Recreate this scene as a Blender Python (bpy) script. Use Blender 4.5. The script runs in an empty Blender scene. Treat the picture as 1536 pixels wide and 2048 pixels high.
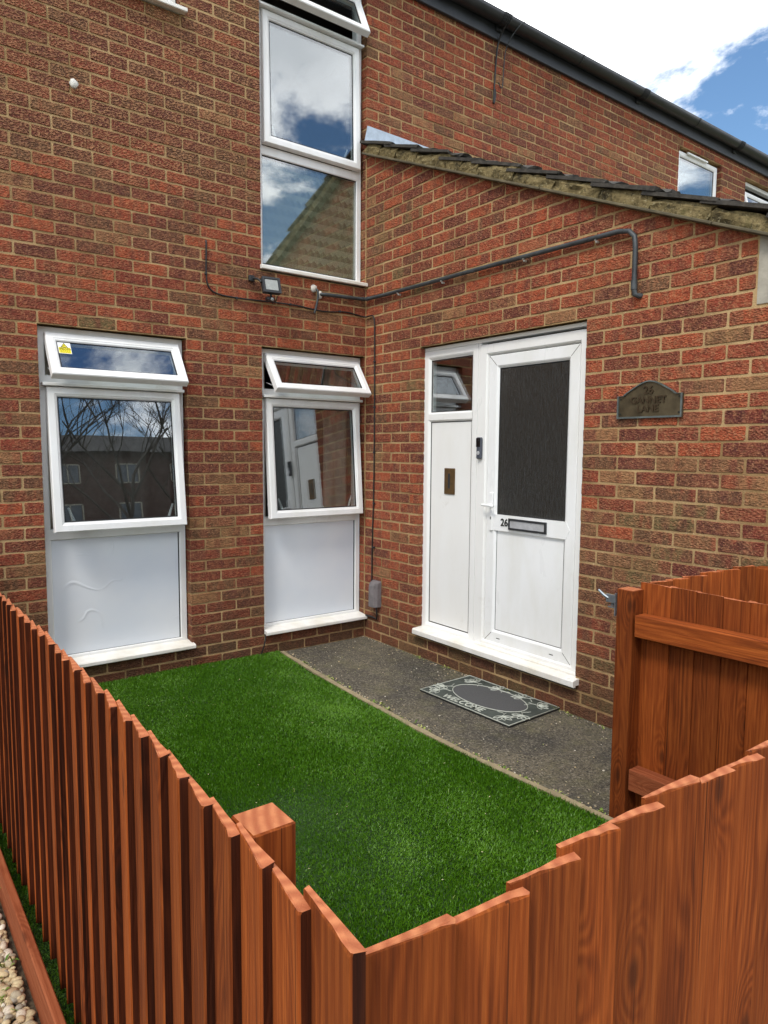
import bpy, bmesh, math, random
import numpy as np
from mathutils import Vector, Matrix, noise as mnoise
sc = bpy.context.scene
col = sc.collection
rng = random.Random(26)
PI = math.pi

# ------------------------------------------------------------ camera, sky, sun, exposure
CAM = Vector((-3.24909, -4.57216, 1.53244))
R_ = Vector((0.799355, -0.600816, 0.0071526)); U_ = Vector((0.0488185, 0.0768059, 0.99585)); F_ = Vector((0.598873, 0.795689, -0.0907262))
cd = bpy.data.cameras.new('camera'); cam = bpy.data.objects.new('camera', cd); col.objects.link(cam)
cam.matrix_world = Matrix(((R_.x, U_.x, -F_.x, CAM.x), (R_.y, U_.y, -F_.y, CAM.y), (R_.z, U_.z, -F_.z, CAM.z), (0, 0, 0, 1)))
cd.sensor_fit = 'HORIZONTAL'; cd.sensor_width = 36; cd.lens = 36 * 1398.76 / 1536; cd.clip_start = .02; cd.clip_end = 2000
sc.camera = cam
SUN_TO = Vector((-0.62, -0.30, 0.90)).normalized()
SKY_OFF = (6.8942, -15.536, -6.5706)
w = bpy.data.worlds.new('World'); sc.world = w; w.use_nodes = True
nt = w.node_tree; nt.nodes.clear()
def wn(t, **k):
    n = nt.nodes.new(t)
    for a, b in k.items(): setattr(n, a, b)
    return n
sky = wn('ShaderNodeTexSky', sky_type='NISHITA', sun_disc=False)
sky.air_density = 1.6; sky.dust_density = .0; sky.ozone_density = 9.0
sky.sun_elevation = math.asin(SUN_TO.z); sky.sun_rotation = math.atan2(SUN_TO.x, SUN_TO.y)
tc = wn('ShaderNodeTexCoord')
mp = wn('ShaderNodeMapping'); mp.inputs['Location'].default_value = SKY_OFF; mp.inputs['Scale'].default_value = (1, 1, 2)
nt.links.new(tc.outputs['Generated'], mp.inputs['Vector'])
nz = wn('ShaderNodeTexNoise'); nz.inputs['Scale'].default_value = 3.2; nz.inputs['Detail'].default_value = 9; nz.inputs['Roughness'].default_value = .6; nz.inputs['Distortion'].default_value = .25
nt.links.new(mp.outputs[0], nz.inputs['Vector'])
mr = wn('ShaderNodeMapRange', interpolation_type='SMOOTHSTEP'); mr.inputs[1].default_value = .42; mr.inputs[2].default_value = .52
nt.links.new(nz.outputs[0], mr.inputs[0])
nz2 = wn('ShaderNodeTexNoise'); nz2.inputs['Scale'].default_value = 3.4; nz2.inputs['Detail'].default_value = 6
nt.links.new(mp.outputs[0], nz2.inputs['Vector'])
cr = wn('ShaderNodeMix', data_type='RGBA'); cr.inputs[6].default_value = (11.5, 11.8, 12.1, 1); cr.inputs[7].default_value = (18, 18, 18, 1)
mr2 = wn('ShaderNodeMapRange'); mr2.inputs[1].default_value = .38; mr2.inputs[2].default_value = .62
nt.links.new(nz2.outputs[0], mr2.inputs[0]); nt.links.new(mr2.outputs[0], cr.inputs[0])
mx = wn('ShaderNodeMix', data_type='RGBA')
nt.links.new(mr.outputs[0], mx.inputs[0]); nt.links.new(sky.outputs[0], mx.inputs[6]); nt.links.new(cr.outputs[2], mx.inputs[7])
bg = wn('ShaderNodeBackground'); bg.inputs[1].default_value = .15
nt.links.new(mx.outputs[2], bg.inputs[0])
wo = wn('ShaderNodeOutputWorld'); nt.links.new(bg.outputs[0], wo.inputs[0])
sl = bpy.data.lights.new('sun', 'SUN'); sl.energy = 2.1; sl.angle = math.radians(12); sl.color = (1, .95, .87)
so = bpy.data.objects.new('sun', sl); col.objects.link(so); so.rotation_euler = SUN_TO.to_track_quat('Z', 'Y').to_euler()
vs = sc.view_settings; vs.view_transform = 'Standard'; vs.look = 'None'; vs.exposure = -0.02; vs.gamma = 1

# ------------------------------------------------------------ helpers
def lin(r, g, b):
    f = lambda c: (c / 255 / 12.92) if c <= 10 else ((c / 255 + .055) / 1.055) ** 2.4
    return (f(r), f(g), f(b), 1)
class NB:
    def __init__(s, name):
        s.m = bpy.data.materials.new(name); s.m.use_nodes = True; s.t = s.m.node_tree; s.t.nodes.clear()
        s.out = s.n('ShaderNodeOutputMaterial')
    def n(s, t, **k):
        x = s.t.nodes.new(t)
        for a, b in k.items(): setattr(x, a, b)
        return x
    def put(s, sock, v):
        if hasattr(v, 'is_output') or isinstance(v, bpy.types.NodeSocket): s.t.links.new(v, sock)
        else: sock.default_value = v
    def pos(s): return s.n('ShaderNodeNewGeometry').outputs['Position']
    def obj(s): return s.n('ShaderNodeTexCoord').outputs['Object']
    def rnd(s): return s.n('ShaderNodeObjectInfo').outputs['Random']
    def map(s, v, scale=(1, 1, 1), loc=(0, 0, 0), rot=(0, 0, 0)):
        x = s.n('ShaderNodeMapping'); s.put(x.inputs[0], v); s.put(x.inputs[1], loc); s.put(x.inputs[2], rot); s.put(x.inputs[3], scale); return x.outputs[0]
    def vadd(s, a, b):
        x = s.n('ShaderNodeVectorMath', operation='ADD'); s.put(x.inputs[0], a); s.put(x.inputs[1], b); return x.outputs[0]
    def noise(s, v, scale=5, detail=3, rough=.5, dist=0):
        x = s.n('ShaderNodeTexNoise'); s.put(x.inputs['Vector'], v); s.put(x.inputs['Scale'], scale); s.put(x.inputs['Detail'], detail); s.put(x.inputs['Roughness'], rough); s.put(x.inputs['Distortion'], dist); return x.outputs[0]
    def vor(s, v, scale=5, feature='F1', out=0, rand=1):
        x = s.n('ShaderNodeTexVoronoi', feature=feature); s.put(x.inputs['Vector'], v); s.put(x.inputs['Scale'], scale); s.put(x.inputs['Randomness'], rand); return x.outputs[out]
    def math(s, op, a, b=0, c=0):
        x = s.n('ShaderNodeMath', operation=op); s.put(x.inputs[0], a); s.put(x.inputs[1], b); s.put(x.inputs[2], c); return x.outputs[0]
    def rng(s, v, a, b, c=0, d=1, smooth=False):
        x = s.n('ShaderNodeMapRange', interpolation_type='SMOOTHSTEP' if smooth else 'LINEAR'); s.put(x.inputs[0], v)
        for i, q in enumerate((a, b, c, d)): s.put(x.inputs[i + 1], q)
        return x.outputs[0]
    def mix(s, f, a, b, mode='MIX'):
        x = s.n('ShaderNodeMix', data_type='RGBA', blend_type=mode); s.put(x.inputs[0], f); s.put(x.inputs[6], a); s.put(x.inputs[7], b); return x.outputs[2]
    def ramp(s, f, stops, interp='LINEAR'):
        x = s.n('ShaderNodeValToRGB'); s.put(x.inputs[0], f); r = x.color_ramp; r.interpolation = interp
        while len(r.elements) > 1: r.elements.remove(r.elements[-1])
        r.elements[0].position = stops[0][0]; r.elements[0].color = stops[0][1]
        for p, c in stops[1:]:
            e = r.elements.new(p); e.color = c
        return x.outputs[0]
    def bump(s, h, strength=.5, dist=.01, normal=None):
        x = s.n('ShaderNodeBump'); s.put(x.inputs['Strength'], strength); s.put(x.inputs['Distance'], dist); s.put(x.inputs['Height'], h)
        if normal is not None: s.put(x.inputs['Normal'], normal)
        return x.outputs[0]
    def bsdf(s, color, rough=.6, bump=None, metal=0, spec=.5, coat=0):
        x = s.n('ShaderNodeBsdfPrincipled'); s.put(x.inputs['Base Color'], color); s.put(x.inputs['Roughness'], rough); s.put(x.inputs['Metallic'], metal)
        s.put(x.inputs['Specular IOR Level'], spec); s.put(x.inputs['Coat Weight'], coat)
        if bump is not None: s.put(x.inputs['Normal'], bump)
        s.t.links.new(x.outputs[0], s.out.inputs[0]); return x
MAT = {}
def simple(name, c, rough=.5, metal=0, spec=.5, var=.12, vs_=25, bump=.15, bs=120, bd=.002):
    b = NB(name); p = b.pos()
    n = b.noise(p, vs_, 4, .6)
    k = b.rng(n, .3, .7, 1 - var, 1 + var)
    v = b.n('ShaderNodeVectorMath', operation='SCALE'); v.inputs[0].default_value = c[:3]; b.put(v.inputs['Scale'], k)
    b.bsdf(v.outputs[0], b.rng(n, .3, .7, max(.03, rough - .08), min(1, rough + .08)), b.bump(b.noise(p, bs, 3), bump, bd), metal, spec)
    MAT[name] = b.m; return b.m

# --- brick: r = which clay, g = per-brick seed, b = how strongly the face is dimpled
b = NB('brick'); p = b.pos()
oi = b.n('ShaderNodeObjectInfo'); at = b.n('ShaderNodeAttribute', attribute_name='bcol')
ad = b.n('ShaderNodeVectorMath', operation='ADD'); b.put(ad.inputs[0], oi.outputs['Color']); b.put(ad.inputs[1], at.outputs['Vector'])
sx = b.n('ShaderNodeSeparateXYZ'); b.put(sx.inputs[0], ad.outputs[0]); r1, r2, r3 = sx.outputs
STOPS = [(0, lin(168, 80, 52)), (.2, lin(150, 70, 50)), (.42, lin(124, 58, 46)), (.6, lin(102, 52, 46)), (.76, lin(104, 76, 56)), (.88, lin(156, 114, 78)), (1, lin(112, 97, 64))]
base = b.ramp(r1, STOPS)
seed = b.n('ShaderNodeCombineXYZ'); b.put(seed.inputs[0], b.math('MULTIPLY', r2, 53)); b.put(seed.inputs[2], b.math('MULTIPLY', r2, 31))
pv = b.vadd(p, seed.outputs[0])
band = b.noise(b.map(pv, (11, 11, 2.5)), 1, 2, .5, .4)
base = b.mix(b.rng(band, .47, .62, 0, .75, True), base, b.ramp(b.math('FRACT', b.math('MULTIPLY_ADD', r2, 7.3, r1)), [(0, lin(92, 50, 46)), (.3, lin(142, 62, 46)), (.55, lin(104, 60, 54)), (.8, lin(154, 92, 64)), (1, lin(98, 48, 40))]))
base = b.mix(b.rng(b.noise(pv, 24, 4, .65), .42, .64, .0, .8), base, b.mix(.62, base, lin(60, 34, 32)))
base = b.mix(b.rng(b.noise(b.vadd(pv, (7, 3, 1)), 42, 4, .7), .48, .64, 0, .62), base, b.mix(.55, base, lin(196, 132, 92)))
fine = b.noise(pv, 230, 3, .7)
base = b.mix(b.rng(fine, .56, .72, 0, .55), base, lin(58, 34, 30))
base = b.mix(b.rng(b.noise(pv, 120, 2), .56, .72, 0, .6), base, lin(190, 136, 100))
base = b.mix(b.rng(b.noise(pv, 46, 4, .75), .55, .72, 0, .6), base, lin(176, 136, 98))
dim = b.vor(b.map(pv, (1, 1, 1.5)), 88, 'SMOOTH_F1')
rid = b.rng(dim, .28, .62, 0, 1, True)
base = b.mix(b.math('MULTIPLY', rid, b.math('MULTIPLY', r3, .55)), base, lin(190, 142, 102))
base = b.mix(b.math('MULTIPLY', b.rng(dim, .3, .05), b.math('MULTIPLY', r3, .7)), base, lin(58, 32, 30))
base = b.mix(b.rng(b.noise(p, 34, 4, .75), .7, .78, 0, .5), base, lin(205, 180, 160))
spz = b.n('ShaderNodeSeparateXYZ'); b.put(spz.inputs[0], p)
base = b.mix(b.math('MULTIPLY', b.rng(b.math('ADD', spz.outputs[2], b.noise(p, 4, 4, .7)), .55, 1.05, .6, 0), 1.0), base, lin(84, 66, 48))
base = b.mix(b.rng(b.noise(b.map(p, (1, 1, .55)), 1.5, 4, .6), .45, .72, 0, .3), base, b.mix(.5, base, lin(120, 96, 66)))
h = b.math('ADD', b.math('MULTIPLY', b.noise(b.map(pv, (1, 1, 1.4)), 95, 4, .65), .9), b.math('MULTIPLY', rid, b.math('MULTIPLY_ADD', r3, 1.1, .25)))
b.bsdf(base, b.rng(fine, .3, .7, .72, .95), b.bump(h, 1, .009), 0, .2)
MAT['brick'] = b.m
b = NB('mortar'); p = b.pos()
c = b.mix(b.rng(b.noise(p, 2.2, 5, .65), .38, .62), lin(146, 117, 80), lin(190, 160, 116))
c = b.mix(b.rng(b.noise(p, 160, 3, .7), .5, .75, 0, .45), c, lin(128, 100, 72))
c = b.mix(b.rng(b.noise(p, 90, 2, .7), .62, .75, 0, .6), c, lin(214, 190, 152))
b.bsdf(c, .95, b.bump(b.noise(p, 210, 4, .7), .9, .004), 0, .15); MAT['mortar'] = b.m

# --- stained softwood, grain along local Z
def wood(name, dark, mid, light):
    b = NB(name); o = b.obj(); r = b.rnd()
    sd = b.n('ShaderNodeCombineXYZ'); b.put(sd.inputs[0], b.math('MULTIPLY', r, 41)); b.put(sd.inputs[1], b.math('MULTIPLY', r, 17)); b.put(sd.inputs[2], b.math('MULTIPLY', r, 29))
    q = b.vadd(o, sd.outputs[0])
    sq = b.n('ShaderNodeSeparateXYZ'); b.put(sq.inputs[0], q); cq = b.n('ShaderNodeCombineXYZ'); b.put(cq.inputs[0], b.math('MULTIPLY', b.math('ADD', sq.outputs[0], sq.outputs[1]), 7.5)); b.put(cq.inputs[1], b.math('MULTIPLY', sq.outputs[2], 2.4))
    vk = b.n('ShaderNodeTexVoronoi', voronoi_dimensions='2D'); b.put(vk.inputs['Vector'], cq.outputs[0]); vk.inputs['Scale'].default_value = 1; sk = b.n('ShaderNodeSeparateColor'); b.put(sk.inputs[0], vk.outputs['Color']); kd = b.math('ADD', vk.outputs[0], b.math('LESS_THAN', sk.outputs[0], .66))
    knot = b.rng(kd, .05, .36, 1, 0, True)
    wob = b.noise(b.map(q, (7, 7, 1.3)), 1, 3, .5)
    sp = b.n('ShaderNodeSeparateXYZ'); b.put(sp.inputs[0], q)
    uu = b.math('ADD', sp.outputs[0], sp.outputs[1])
    g = b.math('ADD', b.math('MULTIPLY', uu, 330), b.math('ADD', b.math('MULTIPLY', b.noise(b.map(q, (5, 5, .9)), 1, 3, .55), 90), b.math('MULTIPLY', knot, 22)))
    ring = b.math('MULTIPLY_ADD', b.math('SINE', g), .5, .5)
    fib = b.noise(b.map(q, (150, 150, 3)), 1, 4, .7)
    f = b.math('ADD', b.math('MULTIPLY', ring, b.rng(wob, .4, .7, .04, .24)), b.math('MULTIPLY', fib, .8))
    c = b.ramp(f, [(.22, light), (.48, mid), (.78, dark)])
    blotch = b.noise(b.map(q, (9, 9, 2.2)), 1, 4, .6)
    c = b.mix(b.rng(blotch, .42, .7, 0, .5), c, b.mix(.55, c, dark))
    c = b.mix(b.rng(blotch, .44, .25, 0, .5), c, light)
    c = b.mix(b.rng(b.noise(b.map(q, (60, 60, 1.1)), 1, 3, .6), .52, .68, 0, .6), c, b.mix(.5, c, dark))
    c = b.mix(b.rng(b.noise(b.map(q, (110, 110, .9)), 1, 2, .5), .66, .7, 0, .75), c, b.mix(.5, dark, (0.01, .004, .002, 1)))
    c = b.mix(b.rng(b.math('ABSOLUTE', b.math('SUBTRACT', kd, .15)), 0, .04, .35, 0, True), c, dark)
    c = b.mix(b.rng(kd, .03, .11, .7, 0, True), c, b.mix(.6, dark, (0.02, .008, .004, 1)))
    vv = b.n('ShaderNodeVectorMath', operation='SCALE'); b.put(vv.inputs[0], c); b.put(vv.inputs['Scale'], b.rng(r, 0, 1, .74, 1.2))
    h = b.math('ADD', b.math('MULTIPLY', ring, .25), fib)
    b.bsdf(vv.outputs[0], b.rng(fib, .3, .7, .66, .86), b.bump(h, .6, .003), 0, .16)
    MAT[name] = b.m
wood('stained_wood', lin(82, 36, 13), lin(132, 63, 23), lin(168, 90, 37))
wood('stained_shaded_edge', lin(40, 17, 7), lin(62, 26, 10), lin(86, 39, 16))  # thick board edges: shade between overlapping boards painted in, along with deeper stain
wood('sawn_wood', lin(116, 56, 32), lin(150, 80, 48), lin(178, 106, 70))
# end grain
b = NB('end_grain'); o = b.obj()
c = b.mix(b.math('MULTIPLY_ADD', b.math('SINE', b.math('MULTIPLY', b.vor(b.map(o, (1, 1, .2), (.3, .2, 0)), 1.1), 700)), .5, .5), lin(160, 88, 50), lin(190, 118, 74))
b.bsdf(b.mix(b.rng(b.noise(o, 60, 3), .4, .7, 0, .5), c, lin(165, 85, 48)), .75, b.bump(b.noise(o, 220, 3), .5, .002)); MAT['end_grain'] = b.m

# --- white plastic
def plastic(name, c1, c2, rough=.32):
    b = NB(name); p = b.pos()
    n = b.noise(b.map(p, (1, 1, .35)), 6, 4, .6)
    c = b.mix(b.rng(n, .42, .75), c1, c2)
    c = b.mix(b.rng(b.noise(p, 9, 5, .7), .64, .8, 0, .25), c, lin(176, 168, 150))
    b.bsdf(c, b.rng(n, .3, .7, rough - .06, rough + .1), b.bump(b.noise(p, 14, 2), .05, .004), 0, .5); MAT[name] = b.m
plastic('white_plastic', lin(240, 241, 240), lin(230, 230, 225)); plastic('cream_plastic', lin(239, 239, 236), lin(235, 234, 229)); plastic('sill_plastic', lin(240, 238, 232), lin(222, 216, 200))
def glass(name, r0, tint, rough=0.0, bumpn=None):
    b = NB(name)
    lw = b.n('ShaderNodeLayerWeight'); lw.inputs[0].default_value = .5
    f = b.math('MULTIPLY_ADD', b.math('POWER', lw.outputs['Facing'], 4), 1 - r0, r0)
    tr = b.n('ShaderNodeBsdfTransparent'); tr.inputs[0].default_value = tint
    gl = b.n('ShaderNodeBsdfGlossy'); gl.inputs['Roughness'].default_value = rough; gl.inputs['Color'].default_value = (.95, .97, 1, 1)
    wv = b.bump(b.noise(b.pos(), 2.2, 1), .02, .01); b.put(gl.inputs['Normal'], wv)
    ms = b.n('ShaderNodeMixShader'); b.put(ms.inputs[0], f); b.put(ms.inputs[1], tr.outputs[0]); b.put(ms.inputs[2], gl.outputs[0])
    b.t.links.new(ms.outputs[0], b.out.inputs[0]); MAT[name] = b.m
glass('glass', .21, (.80, .84, .84, 1))
# obscure door glass: dark, streaked
b = NB('obscure_glass'); p = b.pos()
st = b.noise(b.map(p, (120, 120, 14)), 1, 4, .65, .8)
c = b.mix(b.rng(st, .3, .75), lin(26, 25, 21), lin(38, 36, 30))
x = b.bsdf(c, .14, b.bump(st, .5, .010), 0, .7); MAT['obscure_glass'] = b.m
# film stuck on glass
b = NB('film_panel'); p = b.pos()
wr = b.noise(b.map(p, (1, 1, 1), (0, 0, 0), (0, .7, 0)), 4.2, 0, .5, .7)
fold = b.rng(b.math('ABSOLUTE', b.math('SUBTRACT', wr, .5)), 0, .035, 1, 0, True)
msk = b.rng(b.noise(p, 2.6, 2), .58, .68, 0, 1, True)
hh = b.math('ADD', b.math('MULTIPLY', fold, msk), b.math('MULTIPLY', b.noise(p, 5, 3), .5))
b.bsdf(b.mix(b.rng(b.noise(p, 2.5, 3), .35, .7), lin(222, 229, 237), lin(232, 236, 240)), .3, b.bump(hh, .22, .012), 0, .45); MAT['film_panel'] = b.m
# cube-pattern frosted film: rhombille tiling in three tones
b = NB('cube_film'); p = b.pos(); sp = b.n('ShaderNodeSeparateXYZ'); b.put(sp.inputs[0], p)
S = .055
u = b.math('DIVIDE', sp.outputs[0], S); v = b.math('DIVIDE', sp.outputs[2], S * 1.5)
row = b.math('FLOOR', v)
uo = b.math('ADD', u, b.math('MULTIPLY', b.math('FLOORED_MODULO', row, 2), .5))
fu = b.math('FRACT', uo); fv = b.math('FRACT', v)
tri = b.math('ABSOLUTE', b.math('SUBTRACT', fu, .5))       # 0 centre .. .5 side
top = b.math('GREATER_THAN', b.math('SUBTRACT', fv, .62), b.math('MULTIPLY', b.math('SUBTRACT', .5, tri), -.62))
left = b.math('LESS_THAN', fu, .5)
c = b.mix(left, lin(178, 172, 138), lin(152, 147, 118)); c = b.mix(top, c, lin(214, 209, 176))
c = b.mix(b.rng(b.noise(p, 3, 2), .4, .65, .1, .8), c, lin(172, 166, 134))
sm = b.noise(b.map(p, (2.6, 1, 1.1)), 2.2, 1, .5, 1.6); c = b.mix(b.rng(b.math('ABSOLUTE', b.math('SUBTRACT', sm, .5)), 0, .012, .4, 0), c, lin(88, 84, 62))
b.bsdf(c, .5, None, 0, .3); MAT['cube_film'] = b.m

# --- ground
b = NB('asphalt'); p = b.pos()
big = b.noise(p, 1.4, 4, .6)
c = b.mix(b.rng(big, .38, .64), lin(74, 70, 63), lin(120, 111, 92))
gr = b.vor(p, 130, 'F1', 1); gs = b.n('ShaderNodeSeparateColor'); b.put(gs.inputs[0], gr)
c = b.mix(b.rng(gs.outputs[0], .55, 1, 0, .55), c, lin(166, 158, 140)); c = b.mix(b.rng(gs.outputs[1], .5, 1, 0, .8), c, lin(44, 43, 42))
c = b.mix(b.rng(b.noise(p, 5, 5, .7), .5, .72, 0, .5), c, lin(112, 108, 74))
c = b.mix(b.rng(b.noise(p, 2.3, 5, .7), .5, .66, 0, .55), c, lin(66, 64, 62))
b.bsdf(c, .9, b.bump(b.math('ADD', b.vor(p, 150), b.noise(p, 60, 4, .7)), .9, .006), 0, .3); MAT['asphalt'] = b.m
simple('turf_base', lin(32, 60, 16), .9, var=.3)
b = NB('turf_blade'); at = b.n('ShaderNodeAttribute', attribute_name='bcol'); sx = b.n('ShaderNodeSeparateXYZ'); b.put(sx.inputs[0], at.outputs['Vector'])
c = b.ramp(sx.outputs[0], [(0, lin(48, 90, 8)), (.45, lin(74, 120, 15)), (.8, lin(98, 144, 30)), (.95, lin(104, 142, 48)), (1, lin(150, 166, 84))])
x = b.bsdf(c, .42, None, 0, .4); MAT['turf_blade'] = b.m
b = NB('leafy'); at = b.n('ShaderNodeAttribute', attribute_name='bcol'); sx = b.n('ShaderNodeSeparateXYZ'); b.put(sx.inputs[0], at.outputs['Vector'])
b.bsdf(b.ramp(sx.outputs[0], [(0, lin(74, 104, 34)), (.5, lin(122, 146, 60)), (.8, lin(168, 172, 96)), (1, lin(206, 196, 160))]), .6, None, 0, .3); MAT['leafy'] = b.m
b = NB('pebble'); at = b.n('ShaderNodeAttribute', attribute_name='bcol'); sx = b.n('ShaderNodeSeparateXYZ'); b.put(sx.inputs[0], at.outputs['Vector']); p = b.pos()
c = b.ramp(sx.outputs[0], [(0, lin(150, 142, 128)), (.3, lin(184, 166, 130)), (.6, lin(208, 188, 146)), (.8, lin(172, 142, 110)), (1, lin(226, 218, 200))])
b.bsdf(b.mix(b.rng(b.noise(p, 90, 4, .6), .4, .7, 0, .5), c, lin(112, 96, 78)), .7, b.bump(b.noise(p, 160, 3), .3, .002), 0, .35); MAT['pebble'] = b.m
simple('soil', lin(70, 58, 42), .95, var=.4, vs_=30, bump=.8, bs=90, bd=.01)
simple('paving', lin(140, 134, 124), .9, var=.15, vs_=6)
simple('edging', lin(150, 136, 106), .85, var=.25, vs_=14, bump=.5)
# --- fittings
simple('black_plastic', lin(40, 42, 44), .42, var=.25, vs_=9); simple('fascia_black', lin(54, 57, 62), .5, var=.25, vs_=5)
simple('rubber', lin(34, 36, 34), .65, var=.25); simple('mat_rib', lin(88, 94, 88), .6, var=.3, vs_=9); simple('mat_line', lin(186, 190, 178), .6, var=.12)
simple('mat_carpet', lin(84, 84, 84), .98, var=.35, vs_=260, bump=1, bs=420, bd=.004)
simple('tile_dark', lin(62, 58, 52), .9, var=.6, vs_=18, bump=.8, bs=70, bd=.006)
b = NB('verge_mortar'); p = b.pos(); n_ = b.noise(p, 11, 5, .65)
c = b.ramp(n_, [(.3, lin(58, 52, 38)), (.45, lin(112, 99, 68)), (.6, lin(146, 130, 92)), (.75, lin(100, 94, 60))])
c = b.mix(b.rng(b.noise(p, 60, 3, .7), .58, .7, 0, .7), c, lin(190, 178, 140)); c = b.mix(b.rng(b.noise(b.vadd(p, (3, 1, 2)), 26, 4, .7), .54, .66, 0, .75), c, lin(58, 54, 42))
b.bsdf(c, .95, b.bump(b.math('ADD', b.noise(p, 50, 5, .7), n_), 1, .02), 0, .15); MAT['verge_mortar'] = b.m
simple('undercloak', lin(92, 84, 64), .9, var=.45, vs_=10, bump=.5)
simple('concrete_pad', lin(162, 156, 142), .95, var=.2, vs_=12, bump=.6, bs=80)
simple('lead', lin(176, 188, 200), .42, .35, var=.15); simple('pipe_grey', lin(66, 70, 72), .5, .25, var=.4, vs_=14); simple('black_cable', lin(26, 25, 25), .5)
simple('white_clip', lin(214, 212, 204), .5); simple('cover_grey', lin(112, 106, 106), .7, var=.3, vs_=16, bump=.5)
simple('bronze', lin(88, 78, 58), .45, .55, var=.35, vs_=16); simple('bronze_rim', lin(98, 106, 104), .5, .4, var=.3); simple('bronze_dark', lin(70, 56, 38), .5, .5)
simple('brass_old', lin(104, 80, 48), .4, .5, var=.25); simple('galv', lin(138, 146, 152), .35, .7, var=.25); simple('chrome', lin(204, 206, 208), .35, .45)
simple('gasket', lin(22, 22, 23), .7); simple('ink', lin(30, 30, 20), .7); simple('sign_yellow', lin(238, 222, 30), .5, var=.05); simple('sign_white', lin(240, 240, 240), .5, var=.03)
simple('bell_grey', lin(70, 74, 84), .35); simple('bell_black', lin(16, 16, 18), .2)
simple('room', lin(104, 96, 88), .9); simple('curtain', lin(178, 166, 150), .95, var=.15); simple('net_curtain', lin(120, 114, 108), .95, var=.2); simple('lamp_lens', lin(160, 164, 160), .25); simple('plaster', lin(206, 200, 190), .9)
simple('roof_slab', lin(70, 66, 62), .9); simple('bark', lin(58, 50, 42), .9, var=.3); simple('far_brick', lin(74, 54, 48), .9, var=.2, vs_=3); simple('far_roof', lin(52, 48, 46), .9); simple('far_glass', lin(60, 68, 78), .15)
simple('ground_far', lin(96, 100, 70), .95, var=.3, vs_=.6); simple('road', lin(92, 92, 92), .9)

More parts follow.
